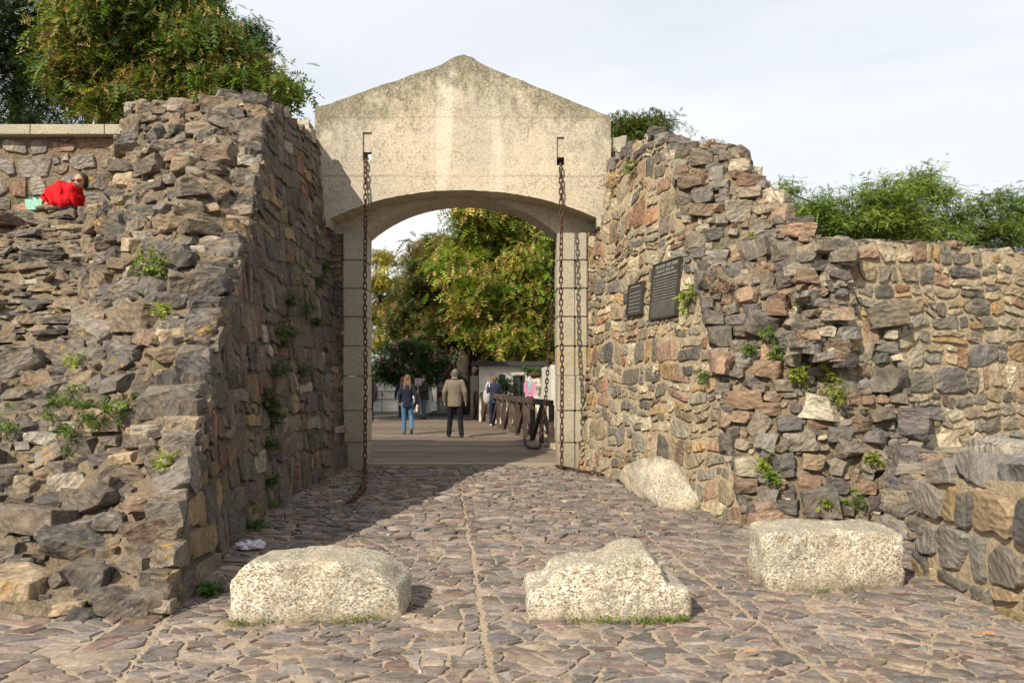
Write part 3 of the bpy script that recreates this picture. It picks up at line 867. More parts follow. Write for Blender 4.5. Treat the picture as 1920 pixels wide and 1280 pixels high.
def planeR(u, v, h):
    u = max(u, 8.6); v = max(min(v, float(np.interp(u, eR[:, 0], eR[:, 1])) + .03), -.02); return (xr(u) + BR * v - h, u - .23 * h, v)
for poly in masonry(8.5, 15.0, -.05, 5.8, .25, .34, .16, .16, .42):
    if not inR(*np.mean(poly, axis=0)): continue
    s_ = slab_stone(poly, .014, .028, .045, planeR, .4, .12, .24)
    if s_: stR.add(s_[0], [q[::-1] for q in s_[1]], pick(PAL_R), 1.15)
stR.finish(ramR)
e = resample(edgeR + topR, 100); V = []
for p in e:
    for h in np.linspace(0, 1, 24):
        z = p[2] * h; V.append((xr(p[1]) + BR * z - .004 - .02 * noise.noise(Vector((p[1] * 3, z * 3, 0))), p[1], z))
f = [(i * 24 + j, i * 24 + j + 1, (i + 1) * 24 + j + 1, (i + 1) * 24 + j) for i in range(99) for j in range(23)]
obj('mortar_face', V, f, M['mort_r'], ramR, smooth=180)

# ------------------------------------------------------------------ right boundary wall
bw = thing('boundary_wall', (6, 10, 0), 'long warm-coloured rubble wall with cream mortar running out of the right edge', 'wall')
A = np.array((3.70, 9.28)); B = np.array((9.5, 11.0)); dl = np.linalg.norm(B - A); du = (B - A) / dl; dn = np.array((du[1], -du[0]))
ztop = lambda u: 3.22 - .02 * u + .06 * noise.noise(Vector((u * 1.5, 0, 7)))
V = []; nu = 60
for i in range(nu + 1):
    u = dl * i / nu; p = A + du * u; zt = ztop(u)
    for q, z in ((0, -.05), (0, .8), (0, 1.6), (0, 2.4), (0, zt), (.3, zt + .02), (.9, zt), (.9, -.05)):
        V.append((p[0] - dn[0] * (q + .03 * max(z, 0)), p[1] - dn[1] * (q + .03 * max(z, 0)), z))
f = [(i * 8 + j, (i + 1) * 8 + j, (i + 1) * 8 + j + 1, i * 8 + j + 1) for i in range(nu) for j in range(7)]
f += [tuple(range(8))[::-1], tuple(nu * 8 + k for k in range(8))]
obj('mortar_core', V, f, M['mort_r'], bw)
def planeB(u, v, h): 
    v = max(min(v, ztop(u) + .01), -.02); k = h - .03 * v
    return (A[0] + du[0] * u + dn[0] * k, A[1] + du[1] * u + dn[1] * k, v)
st = Stones(M['stone_r'])
for poly in masonry(.05, dl, -.05, 3.35, .19, .27, .17, .14, .3):
    if np.mean(poly, axis=0)[1] > ztop(np.mean(poly, axis=0)[0]) - .03: continue
    s_ = slab_stone(poly, .012, .032, .05, planeB, .4, .12, .26)
    if s_: st.add(s_[0], s_[1], pick(PAL_R))
for i in range(26):                                                     # uneven cap stones
    u = dl * (i + .5) / 26; p = A + du * u - dn * .35
    v, f2 = rock_at((p[0], p[1], ztop(u) + .0), (.3, .55, .11), (du[0], du[1], 0), (0, 0, 1), .06, .1)
    st.add(v, f2, pick(PAL_RR))
st.finish(bw)
# worn steps between the rampart and the near wall
stp = thing('stone_steps', (4.5, 9, 0), 'worn flight of pale stone steps climbing behind the near low wall', 'steps')
for i in range(7):
    V_, F_ = rock_at((4.62 + .03 * i, 8.85 + .16 * i, .06 + .14 * i), (.95, .5, .17), (1, .1, 0), (0, 0, 1), .02, .04)
    V_[:, 2] = np.maximum(V_[:, 2], -.02); obj('step', V_, F_, M['stone_r'], stp, pick([(1, (.27, .24, .18))]), 32)

# ------------------------------------------------------------------ low near wall, bottom right
nw = thing('low_wall', (3.7, 5.5, 0), 'low dark stone wall in the bottom right corner with big loose capstones', 'wall')
XN = lambda Y: 3.36 + .02 * (6.9 - Y)
MB().add([(XN(6.9) + .02, 6.88, -.05), (XN(2.5) + .02, 2.5, -.05), (XN(2.5) + .02, 2.5, 1.22), (XN(6.9) + .04, 6.88, .82),
          (XN(6.9) + .85, 6.88, -.05), (XN(2.5) + .85, 2.5, -.05), (XN(2.5) + .85, 2.5, 1.22), (XN(6.9) + .85, 6.88, .82)],
         [(0, 3, 2, 1), (4, 5, 6, 7), (3, 7, 6, 2), (0, 4, 7, 3), (1, 2, 6, 5), (0, 1, 5, 4)]).build('mortar_core', M['mort_r'], nw)
st = Stones(M['stone_n'])
def planeN(u, v, h): u = min(u, 6.9); return (XN(u) + .02 - h, u, max(min(v, .86 + (6.9 - u) * .075), -.02))
zn = lambda u: .83 + (6.9 - u) * .072
for poly in masonry(2.6, 6.92, -.05, 1.25, .25, .27, .18, .08, .3):
    if np.mean(poly, axis=0)[1] > zn(np.mean(poly, axis=0)[0]) or np.mean(poly, axis=0)[0] > 6.78: continue
    s_ = slab_stone(poly, .016, .04, .05, planeN, .4, .12, .24)
    if s_: st.add(s_[0], [q[::-1] for q in s_[1]], pick(PAL_N), 1.3)
for poly in cells(*darts((XN(6.9), XN(6.9) + .9, 0, .95), [(.16, 200), (.09, 400)], None, 24, .8)):
    if poly is None: continue
    s_ = slab_stone(poly, .015, .04, .1, lambda u, v, h: (min(max(u, XN(6.9) + .05), XN(6.9) + .85), 6.88 + h, max(min(v, .84), -.02)), .4)
    if s_: st.add(s_[0], [q[::-1] for q in s_[1]], pick(PAL_N), 1)
Y = 6.75
while Y > 2.6:
    L_ = rnd.uniform(.32, .55)
    for xo, hh in ((.22, rnd.uniform(.2, .3)), (.62, rnd.uniform(.16, .26))):
        v, f = rock_at((XN(Y) + xo + rnd.uniform(-.05, .05), Y - L_ / 2, zn(Y) + hh * .2), (L_ * 1.05, .5, hh), (0, 1, 0), (0, 0, 1), .12, .12)
        st.add(v, f, pick([(3, (.15, .14, .128)), (2, (.20, .17, .13)), (1, (.12, .112, .11))]), 1.5)
    Y -= L_
for i in range(9):
    v, f = rock_at((XN(6.9) + .13 + .02 * (i % 3), 6.86, .05 + .095 * i), (.32 - .04 * (i % 2), .3, .12), (1, 0, 0), (0, 0, 1), .04, .1); v[:, 2] = np.maximum(v[:, 2], -.02); st.add(v, f, pick(PAL_N))
st.finish(nw)
for i, (px, py, Y, s, lb) in enumerate([(1868, 836, 7.6, (1.1, .7, .42), 'pale flat boulder lying beyond the capstones of the low near wall')]):
    v, f = rock_at(P3(px, py + 10, Y) + np.array((.3, 0, -.1)), s, (1, 0, 0), (0, 0, 1), .05, .05)
    v2, f2 = rock_at((4.9, 7.7, .35), (1.5, 1.0, .95), (1, 0, 0), (0, 0, 1), .03, .05)
    t = thing('boulder', (4.9, 7.7, 0), lb, 'boulder'); obj('rock', v, f, M['stone_r'], t, (.27, .24, .20, .3), 32); obj('rock', v2, f2, M['stone_r'], t, (.2, .18, .15, .7), 32)

# ------------------------------------------------------------------ gateway
gate = thing('stone_gateway', (-.9, 15, 0), 'gabled concrete gateway with a shallow arch on dressed granite pillars', 'gateway')
X14 = lambda px: (px - 960) * 14.6 / F
Z14 = lambda py: EYE - (py - 708) * 14.6 / F
def arch(pts, n=25):
    pts = np.array(pts); t = np.linspace(pts[0, 0], pts[-1, 0], n); c = np.polyfit(pts[:, 0], pts[:, 1], 4)
    return list(zip(t, np.polyval(c, t)))
af = arch([(X14(a), Z14(b)) for a, b in [(618, 410), (700, 378), (780, 362), (870, 357), (960, 362), (1050, 383), (1118, 408)]])
top = [(X14(1145), Z14(218)), (X14(912), Z14(124)), (X14(885), Z14(107)), (X14(870), Z14(102)), (X14(852), Z14(107)), (X14(828), Z14(121)), (X14(590), Z14(203))]
def chip(pl, n=9, amp=.012):
    o_ = []
    for (x0, z0), (x1, z1) in zip(pl, pl[1:]):
        m = n if math.hypot(x1 - x0, z1 - z0) > 1 else 2
        for i in range(m):
            t = (i + (rnd.uniform(-.3, .3) if i else 0)) / m; o_.append((x0 + (x1 - x0) * t, z0 + (z1 - z0) * t + (rnd.uniform(-amp * 1.6, amp * .5) if i else 0)))
    return o_ + [pl[-1]]
top = chip(top, 16); af = chip(af, 3, .008)
out = af + [(X14(1120), Z14(425)), (X14(1146), Z14(425))] + top + [(X14(590), Z14(425)), (X14(616), Z14(425))]
def prism(outline, y0, y1):
    n = len(outline); V = [(x, y0, z) for x, z in outline] + [(x, y1, z) for x, z in outline]
    return V, [tuple(range(n)), tuple(range(n, 2 * n))[::-1]] + [(i, i + n, (i + 1) % n + n, (i + 1) % n) for i in range(n)]
V, f = prism(out, 14.6, 15.15)
lin = obj('lintel', V, f, M['concrete'], gate)
bm = bmesh.new(); bm.from_mesh(lin.data); bmesh.ops.recalc_face_normals(bm, faces=bm.faces); bm.to_mesh(lin.data); bm.free()
cut = MB()
for x0, x1, y0, y1, sl in ((680, 697, 248, 300, .19), (1044, 1058, 257, 310, .06)):
    a, b = X14(x0), X14(x1); zt, zb, zm = Z14(y0), Z14(y1), Z14(y0 + 37)
    cut.box(((a + b) / 2, 14.6, (zt + zb) / 2), (b - a, .07, zt - zb))          # shallow niche
    z0, z1 = zb + .0, zm                                                       # hole behind it, climbing to the back
    v = [(x, y, z + (y - 14.6) * sl) for x in (a, b) for y in (14.61, 15.4) for z in (z0, z1)]
    cut.add(v, [(0, 1, 3, 2), (4, 6, 7, 5), (0, 4, 5, 1), (2, 3, 7, 6), (0, 2, 6, 4), (1, 5, 7, 3)])
co = cut.build('slot_cutter', M['concrete'])
bm = bmesh.new(); bm.from_mesh(co.data); bmesh.ops.recalc_face_normals(bm, faces=bm.faces); bm.to_mesh(co.data); bm.free()
mod = lin.modifiers.new('slots', 'BOOLEAN'); mod.object = co; mod.operation = 'DIFFERENCE'; mod.solver = 'EXACT'; mod.use_self = True
dg = bpy.context.evaluated_depsgraph_get(); me2 = bpy.data.meshes.new_from_object(lin.evaluated_get(dg)); lin.modifiers.clear(); lin.data = me2
bpy.data.objects.remove(co)
mod = lin.modifiers.new('worn', 'BEVEL'); mod.width = .02; mod.segments = 2; mod.limit_method = 'ANGLE'; mod.angle_limit = R(35)
# rear arch resting on the pillars
X15 = lambda px: (px - 960) * 15.15 / F
Z15 = lambda py: EYE - (py - 708) * 15.15 / F
ar = arch([(X15(683), 4.27), (X15(720), 4.54), (X15(770), 4.76), (X15(830), 4.89), (X15(870), 4.92), (X15(915), 4.88), (X15(965), 4.75), (X15(1008), 4.54), (X15(1045), 4.27)])
o2 = [(X15(600), 4.27)] + ar + [(X15(1128), 4.27), (X15(1128), 5.6), (X15(600), 5.6)]
V, f = prism(o2, 15.16, 15.95)
o = obj('rear_arch', V, f, M['concrete'], gate)
bm = bmesh.new(); bm.from_mesh(o.data); bmesh.ops.recalc_face_normals(bm, faces=bm.faces); bm.to_mesh(o.data); bm.free()
# blocks beside the gable, at the wall heads
for px, py, sx, sz in ((572, 232, .34, .34), (1160, 262, .30, .32)):
    c = P3(px, py + 14, 14.9); v, f = rock_at(c, (sx, .6, sz), (1, 0, 0), (0, 0, 1), .1, .1); obj('shoulder_stone', v, f, M['block'], gate, smooth=32)
def dressed(x0, x1, y0, y1, z0, z1, jit=.008):
    bm = bmesh.new(); bmesh.ops.create_cube(bm, size=1)
    for v in bm.verts:
        v.co = Vector(((x0 + x1) / 2 + v.co.x * (x1 - x0), (y0 + y1) / 2 + v.co.y * (y1 - y0), (z0 + z1) / 2 + v.co.z * (z1 - z0)))
    bmesh.ops.bevel(bm, geom=list(bm.edges), offset=.016, segments=2, affect='EDGES')
    dx, dy = rnd.uniform(-jit, jit), rnd.uniform(-jit, jit)
    V = [(v.co.x + dx + .006 * noise.noise(v.co * 9), v.co.y + dy, v.co.z) for v in bm.verts]; bm.verts.index_update()
    f = [tuple(v.index for v in q.verts) for q in bm.faces]; bm.free()
    obj('stone_block', V, f, M['block'], gate, smooth=35)
XP = lambda px: (px - 960) * 14.95 / F
ZP = lambda py: EYE - (py - 708) * 14.95 / F
js = [437, 488, 541, 594, 649, 705, 770, 830, 880]
for a, b in zip(js[:-1], js[1:]):
    z1, z0 = ZP(a), max(ZP(b), 0)
    if a == 437: z1 = 4.265
    dressed(XP(643), XP(683), 14.95, 15.75, z0 + .004, z1 - .004)
for i, (a, b) in enumerate(zip(js[:-1], js[1:])):
    z1, z0 = ZP(a), max(ZP(b), 0)
    if a == 437: z1 = 4.265
    dressed(XP(1045), XP(1078), 14.95, 15.75, z0 + .004, z1 - .004)
    zo = .0 if i % 2 else .05
    dressed(XP(1079), XP(1101), 14.94, 15.6, z0 + .004, z1 - .004)
gs = Stones(M['stone_r']); gs2 = Stones(M['stone_l'])
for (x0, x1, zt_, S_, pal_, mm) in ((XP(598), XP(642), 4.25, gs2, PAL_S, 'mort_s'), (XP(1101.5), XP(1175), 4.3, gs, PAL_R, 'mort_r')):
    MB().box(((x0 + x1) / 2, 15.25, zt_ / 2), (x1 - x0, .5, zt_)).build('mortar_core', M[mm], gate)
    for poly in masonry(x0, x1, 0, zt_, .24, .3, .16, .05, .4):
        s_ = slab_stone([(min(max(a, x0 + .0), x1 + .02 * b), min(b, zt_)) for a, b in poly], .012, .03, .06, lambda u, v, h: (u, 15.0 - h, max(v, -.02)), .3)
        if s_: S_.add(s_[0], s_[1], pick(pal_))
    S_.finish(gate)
obj('threshold_slab', *(lambda m: (np.vstack(m.v), m.f))(MB().box((XP(864), 15.28, .03), (XP(1046) - XP(682), .28, .07))), M['block'], gate)

# ------------------------------------------------------------------ chains
bm = bmesh.new()
def link_mesh():
    V = []; f = []; n, m = 16, 6
    for i in range(n):
        a = 2 * math.pi * i / n; cx, cz = math.cos(a) * .027, math.sin(a) * .027 + (.034 if math.sin(a) > 0 else -.034)
        rad = Vector((math.cos(a), 0, math.sin(a)))
        for k in range(m):
            b = 2 * math.pi * k / m
            V.append(tuple(Vector((cx, 0, cz)) + (rad * math.cos(b) + Vector((0, 1, 0)) * math.sin(b)) * .0125))
    for i in range(n):
        for k in range(m):
            f.append((i * m + k, ((i + 1) % n) * m + k, ((i + 1) % n) * m + (k + 1) % m, i * m + (k + 1) % m))
    return raw('link', V, f, M['rust'], smooth=180)
bm.free()
LM = link_mesh()
def chain(pts, label, swing=.0, pitch=.098):
    pts = [Vector(p) for p in pts]; d = [0]
    for a, b in zip(pts, pts[1:]): d.append(d[-1] + (b - a).length)
    t = thing('hanging_chain', pts[0], label, 'chain', 'rusty drawbridge chains')
    n = int(d[-1] / pitch); P = np.array([tuple(p) for p in pts]); base = t.location
    for i in range(n):
        s = (i + .5) * pitch; p = Vector([np.interp(s, d, P[:, k]) for k in range(3)])
        q = Vector([np.interp(s + .03, d, P[:, k]) for k in range(3)]) - Vector([np.interp(s - .03, d, P[:, k]) for k in range(3)])
        if q.length < 1e-6: q = Vector((0, 0, 1))
        o = bpy.data.objects.new('link', LM); C.objects.link(o); o.parent = t
        lying = abs(q.normalized().z) < .5
        if lying: p += Vector((rnd.uniform(-.012, .012), rnd.uniform(-.012, .012), rnd.uniform(0, .01)))
        o.location = p - base
        qt = q.to_track_quat('Z', 'Y')
        o.rotation_mode = 'QUATERNION'
        o.rotation_quaternion = qt @ Matrix.Rotation((math.pi / 2 if i % 2 else 0) + rnd.uniform(-.3, .3) + (.8 if lying else .35), 3, 'Z').to_quaternion()
def wig(a, b, n, amp=.02):
    a, b = Vector(a), Vector(b); return [a.lerp(b, i / n) + Vector((math.sin(i * 1.9) * amp, math.cos(i * 2.3) * amp, 0)) for i in range(n + 1)]
xa = X14(686)
chain([(xa, 14.72, Z14(296)), (xa, 14.56, Z14(302))] + wig((xa, 14.53, 5.2), (P3(685, 884, 14.2)[0], 14.2, .12), 6, .008) + [GR(686, 905) + np.array((0, 0, .06)), GR(678, 922) + np.array((0, 0, .06)), GR(684, 930) + np.array((0, 0, .1)), GR(664, 938) + np.array((0, 0, .06)), GR(668, 944) + np.array((0, 0, .07)), GR(648, 952) + np.array((0, 0, .06))],
      'rusty chain hanging from the left gable slot, its end heaped on shaded paving')
xb = X14(1051)
chain([(xb, 14.72, Z14(304)), (xb, 14.56, Z14(312))] + wig((xb, 14.53, 5.1), (P3(1054, 872, 14.3)[0], 14.3, .10), 6, .008) + [GR(1046, 880) + np.array((0, 0, .06)), GR(1062, 884) + np.array((0, 0, .06)), GR(1085, 889) + np.array((0, 0, .06)), GR(1125, 896) + np.array((0, 0, .06)), GR(1163, 901) + np.array((0, 0, .06))],
      'rusty chain hanging from the right gable slot, its end lying along the wall foot')
chain([P3(1042, 428, 15.99), P3(1038, 520, 16.3), P3(1030, 650, 16.8), P3(1022, 760, 17.4), P3(1012, 838, 17.8)] + [GR(1004, 849) + np.array((0, 0, .1)), GR(992, 847) + np.array((0, 0, .1)), GR(985, 840) + np.array((0, 0, .1)), GR(983, 830) + np.array((0, 0, .12))],
      'rusty chain slanting down behind the right pillar onto the bridge planks')
chain([P3(686, 428, 15.99), P3(689, 600, 16.4), P3(689, 760, 16.9), P3(690, 850, 17.4)], 'rusty chain behind the left pillar, running close beside the left front chain')

# ------------------------------------------------------------------ granite boulders
def boulder(name, x0, x1, y0, y1, hfun, label, seed, yshape=lambda t: 0, zb=-.03, amp=.016):
    nx, ny, nzz = 44, 12, 11
    bm = bmesh.new(); vs = {}
    def P(i, j, k):
        key = (i, j, k)
        if key not in vs:
            u, w, h = i / nx * 2 - 1, j / ny * 2 - 1, k / nzz * 2 - 1
            # round the box a little: pull edges in
            p = 22.0; s = (abs(u) ** p + abs(w) ** p + abs(h) ** p) ** (1 / p); m = max(abs(u), abs(w), abs(h)); r = m / s
            U, Wv, Hh = u * r, w * r, h * r
            t = (U + 1) / 2; H = hfun(t); y = (y0 + y1) / 2 + Wv * (y1 - y0) / 2 + yshape(t)
            x = x0 + t * (x1 - x0); z = zb + (Hh + 1) / 2 * (H - zb)
            q = Vector((x, y, z)); o = Vector((seed, seed * 2.3, 0))
            q += noise.noise_vector(q * 3.2 + o) * amp * 1.6 + noise.noise_vector(q * 8 + o) * amp * 1.1 + noise.noise_vector(q * 20 + o) * amp * .5
            q.z = max(q.z, -.03); vs[key] = bm.verts.new(q)
        return vs[key]
    for a in range(nx):
        for b in range(ny):
            bm.faces.new((P(a, b, 0), P(a, b + 1, 0), P(a + 1, b + 1, 0), P(a + 1, b, 0))); bm.faces.new((P(a, b, nzz), P(a + 1, b, nzz), P(a + 1, b + 1, nzz), P(a, b + 1, nzz)))
        for c in range(nzz):
            bm.faces.new((P(a, 0, c), P(a + 1, 0, c), P(a + 1, 0, c + 1), P(a, 0, c + 1))); bm.faces.new((P(a, ny, c), P(a, ny, c + 1), P(a + 1, ny, c + 1), P(a + 1, ny, c)))
    for b in range(ny):
        for c in range(nzz):
            bm.faces.new((P(0, b, c), P(0, b, c + 1), P(0, b + 1, c + 1), P(0, b + 1, c))); bm.faces.new((P(nx, b, c), P(nx, b + 1, c), P(nx, b + 1, c + 1), P(nx, b, c + 1)))
    bm.verts.index_update(); V = [v.co[:] for v in bm.verts]; f = [tuple(v.index for v in q.verts) for q in bm.faces]; bm.free()
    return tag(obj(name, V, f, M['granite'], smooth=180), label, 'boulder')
I = lambda a, b: (lambda t: float(np.interp(t, a, b)))
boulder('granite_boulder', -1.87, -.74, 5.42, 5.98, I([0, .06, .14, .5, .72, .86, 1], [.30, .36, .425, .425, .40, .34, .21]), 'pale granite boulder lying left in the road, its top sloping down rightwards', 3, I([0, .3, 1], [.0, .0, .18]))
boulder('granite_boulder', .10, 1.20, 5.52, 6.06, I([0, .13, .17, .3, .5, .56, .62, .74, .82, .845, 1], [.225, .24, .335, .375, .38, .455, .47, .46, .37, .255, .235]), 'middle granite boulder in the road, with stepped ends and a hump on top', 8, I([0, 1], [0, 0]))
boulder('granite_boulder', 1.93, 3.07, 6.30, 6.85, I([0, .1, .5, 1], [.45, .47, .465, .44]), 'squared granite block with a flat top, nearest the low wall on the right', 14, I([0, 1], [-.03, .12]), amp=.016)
pts = [np.array(p) + np.array((-.10, -.05, 0)) for p in [GR(1165, 903), GR(1200, 928), GR(1255, 957), GR(1300, 963), P3(1334, 944, 10.15), P3(1318, 905, 10.5), P3(1285, 868, 10.8), P3(1250, 852, 11.0), P3(1205, 858, 11.7), P3(1180, 872, 12.3), P3(1170, 885, 12.8), np.array((2.35, 11.2, 0)), np.array((2.5, 10.3, 0)), np.array((1.85, 12.8, 0))]]
bm = bmesh.new()
for p in pts: bm.verts.new(p)
r = bmesh.ops.convex_hull(bm, input=bm.verts)
bmesh.ops.triangulate(bm, faces=bm.faces); bmesh.ops.bevel(bm, geom=list(bm.edges), offset=.04, segments=2, affect='EDGES', clamp_overlap=True)
bmesh.ops.triangulate(bm, faces=bm.faces); bmesh.ops.subdivide_edges(bm, edges=[e for e in bm.edges if e.calc_length() > .12], cuts=3, use_grid_fill=True)
for v in bm.verts: v.co += noise.noise_vector(v.co * 4) * .03 + noise.noise_vector(v.co * 14) * .015; v.co.z = max(v.co.z, -.03)
bm.verts.index_update(); V = [v.co[:] for v in bm.verts]; f = [tuple(v.index for v in q.verts) for q in bm.faces]; bm.free()
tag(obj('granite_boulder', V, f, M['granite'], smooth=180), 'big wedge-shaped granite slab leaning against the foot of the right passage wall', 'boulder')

# ------------------------------------------------------------------ bronze plaques
def plaque(px0, px1, ytl, ybl, ytr, label, rows, head):
    # the wall runs away to the left: near edge is the right one
    a = hit(px0, (ytl + ybl) / 2, xr, BR); b = hit(px1, (ytr + ybl) / 2, xr, BR)
    zt = EYE - (ytl - 708) * a[1] / F; zb = EYE - (ybl - 708) * b[1] / F
    off = .06
    U = Vector((b[0] - a[0], b[1] - a[1], 0)); w = U.length; U.normalize(); Nn = Vector((U.y, -U.x, 0))
    if Nn.x > 0: Nn = -Nn
    o = Vector((a[0], a[1], 0)) + Nn * .01; tilt = BR
    def p(u, z, h): q = o + U * u + Nn * (h - 0); return (q.x + tilt * (z - EYE - 1), q.y, z)
    t = thing('bronze_plaque', ((a[0] + b[0]) / 2, (a[1] + b[1]) / 2, zb), label, 'plaque')
    def slab(name, u0, u1, z0, z1, h0, h1, mb=None):
        v = [p(u, z, h) for u in (u0, u1) for z in (z0, z1) for h in (h0, h1)]
        f = [(0, 1, 3, 2), (4, 6, 7, 5), (0, 4, 5, 1), (2, 3, 7, 6), (0, 2, 6, 4), (1, 5, 7, 3)]
        if mb is not None: mb.add(v, f, (1, 1, 1, .5)); return
        obj(name, v, f, M['bronze'], t)
    slab('plate', 0, w, zb, zt, -.03, off)
    fr = MB(); b_ = .018
    for u0, u1, z0, z1 in ((0, w, zt - b_, zt), (0, w, zb, zb + b_), (0, b_, zb + b_, zt - b_), (w - b_, w, zb + b_, zt - b_)): slab('', u0, u1, z0, z1, off, off + .012, fr)
    fr.build('frame', M['bronze'], t)
    mb = MB(); z = zt - .04
    for hgt, gap, fill in head + rows:
        z -= hgt
        if hgt > 0 and z > zb + .02:
            u = .05 + (1 - fill) * w * .4
            while u < w - .05 - (1 - fill) * w * .4:
                wl = rnd.uniform(.5, 1.1) * hgt
                if rnd.random() > .14: slab('', u, min(u + wl * .8, w - .03), z, z + hgt, off, off + .008, mb)
                u += wl
        z -= gap
    mb.build('lettering', M['letter'], t)
M['letter'] = plain_mat('worn_bronze_relief', (.25, .24, .19), .45, 0, 30, .2, .5, .5)
plaque(1227, 1277, 497, 592, 487, 'large bronze plaque crowded with lines of raised lettering, right of the small one',
       [(.016, .024, 1)] * 8 + [(.011, .012, 1)] * 16 + [(.014, .018, 1)] * 3, [(.05, .02, .95), (.045, .02, .7), (.03, .03, .9)])
plaque(1182, 1211, 535, 588, 529, 'small plain bronze plaque left of the large one', [(.0, .03, 1)] + [(.022, .035, .8)] * 6, [(.03, .04, .6)])

# ------------------------------------------------------------------ bridge
br = thing('wooden_bridge', (-1.2, 20, 0), 'weathered plank bridge that starts behind the gateway', 'bridge')
bxl = lambda Y: -3.7 - .2 * max(Y - 18, 0)
bxr = lambda Y: float(np.interp(Y, [15.4, 18.6, 19, 25, 33], [1.35, 1.2, .98, -.2, -1.55]))
Y = 15.45
while Y < 32.6:
    w = rnd.uniform(.17, .24); dz = rnd.uniform(-.008, .008); k = rnd.uniform(.65, 1.3)
    z1 = .055 + dz
    v = [(x + (rnd.uniform(-.05, .05) if x > 0 else 0), y, z) for x in (bxl(Y), bxr(Y) - .03) for y in (Y, Y + w) for z in (.0, z1)]
    v[5] = (v[5][0], v[5][1], v[5][2] + rnd.uniform(-.006, .012))
    obj('plank', v, [(0, 1, 3, 2), (4, 6, 7, 5), (0, 4, 5, 1), (2, 3, 7, 6), (0, 2, 6, 4), (1, 5, 7, 3)], M['plank'], br, (k, k, k, 1))
    Y += w + rnd.choice((.012, .018, .03))
mb = MB().bar((1.35, 15.6, -.02), (1.22, 18.9, -.02), .14, .12); mb.build('edge_beam', M['dark_wood'], br)
MB().box((1.2, 19.0, .03), (.9, .3, .12)).build('cross_beam', M['dark_wood'], br)
rail = thing('timber_railing', (.8, 19, 0), 'dark brown timber railing with crossed braces along the right side of the bridge', 'railing')
def rp(Y): return Vector((bxr(Y) - .06, Y, .06))
secs = [19.05, 21.0, 22.9, 24.9, 27.2, 29.6, 32]
H = .95
for Y in secs: MB().bar(rp(Y), rp(Y) + Vector((0, 0, H)), .13).build('post', M['dark_wood'], rail)
for a, b in zip(secs, secs[1:]):
    MB().bar(rp(a) + Vector((0, 0, H + .04)), rp(b) + Vector((0, 0, H + .04)), .10, .14).build('handrail', M['dark_wood'], rail)
    m = (a + b) / 2; MB().bar(rp(m), rp(m) + Vector((0, 0, H)), .10).build('baluster', M['dark_wood'], rail)
    for c in (a, b): MB().bar(rp(m) + Vector((.01, 0, H - .05)), rp(c) + Vector((.01, 0, .06)), .09).build('brace', M['dark_wood'], rail)
rb = thing('rubble_heap', (1.2, 18, 0), 'small heap of broken stones beside the bridge end behind the right pillar', 'rubble'); rb['kind'] = 'stuff'
mb = MB()
for _ in range(60):
    X, Y = rnd.uniform(1.0, 2.4), rnd.uniform(17.2, 24); s = rnd.uniform(.12, .4)
    v, f = rock_at((X, Y, s * .1), (s, s, s * .6), (1, 0, 0), (0, 0, 1), .3, 1); mb.add(v, f, pick(PAL_R))
tag(mb.build('rubble_stones', M['stone_r'], rb, 32), kind='stuff')
obj('street', [(-40, 32.8, .004), (20, 32.8, .004), (20, 75, .004), (-40, 75, .004)], [(0, 1, 2, 3)], M['street'])['kind'] = 'structure'

# ------------------------------------------------------------------ beyond the bridge
pp = thing('concrete_post', (-1.53, 33, 0), 'tall pale concrete post at the far end of the railing', 'post')
MB().box((-1.50, 33, .86), (.30, .3, 1.72)).build('shaft', M['block'], pp)
wl = thing('white_wall', (-5.5, 40, 0), 'low whitewashed wall across the street, seen at the left side of the arch', 'wall')
mb = MB(); mb.box((-7.0, 40.2, 1.0), (6.0, .3, 2.0)); mb.build('wall_panel', M['white_lit'], wl)
MB().box((-4.0, 38.3, .9), (.25, 3.6, 1.8)).build('return_panel', M['white_lit'], wl)
r_ = MB()
r_.bar((-7.6, 40, 1.0), (-4.6, 40, 1.0), .03, col=(.25, .25, .25)).bar((-7.6, 40, .62), (-4.6, 40, .62), .03, col=(.25, .25, .25))
for x in (-7.3, -6.3, -5.4, -4.7): r_.bar((x, 40, 0), (x, 40, 1.0), .03, col=(.25, .25, .25))
r_.build('pipe_rail', M['any'], wl)
hs = thing('white_house', (.9, 31, 0), 'low whitewashed house behind the timber railing, its door half open', 'house')
# front wall with real openings
def wall_open(x0, x1, z0, z1, y, th, holes, name, mat, par):
    xs = sorted({x0, x1, *[h[0] for h in holes], *[h[1] for h in holes]}); zs = sorted({z0, z1, *[h[2] for h in holes], *[h[3] for h in holes]})
    mb = MB()
    for a, b in zip(xs, xs[1:]):
        for c, d in zip(zs, zs[1:]):
            m, n = (a + b) / 2, (c + d) / 2
            if any(h[0] < m < h[1] and h[2] < n < h[3] for h in holes): continue
            mb.box(((a + b) / 2, y + th / 2, (c + d) / 2), (b - a, th, d - c))
    return mb.build(name, mat, par)
HY = 30.
XH = lambda px: (px - 960) * HY / F
ZH = lambda py: EYE - (py - 708) * HY / F
holes = [(XH(962), XH(983), -.02, ZH(703)), (XH(936), XH(948), ZH(730), ZH(702))]
wall_open(XH(898), XH(1014), -.02, ZH(686), HY, .3, holes, 'front_wall', M['white'], hs)
MB().box(((XH(1014) + .15), 26.2, .98), (.3, 8.2, 2.02)).build('side_wall', M['white'], hs)
MB().box(((XH(1030) + .9), 22.3, .95), (2.2, .3, 1.96)).build('garden_wall', M['white'], hs)
MB().box(((XH(898) + XH(1014)) / 2, HY + 2.2, ZH(686) + .09), (XH(1014) - XH(898) + .5, 4.9, .16), (.03, .03, .03)).build('roof', M['any'], hs)
for x in (XH(898) + .15, XH(1014) - .15): MB().box((x, HY + 2.3, .98), (.3, 4, 2.0)).build('gable_wall', M['white'], hs)
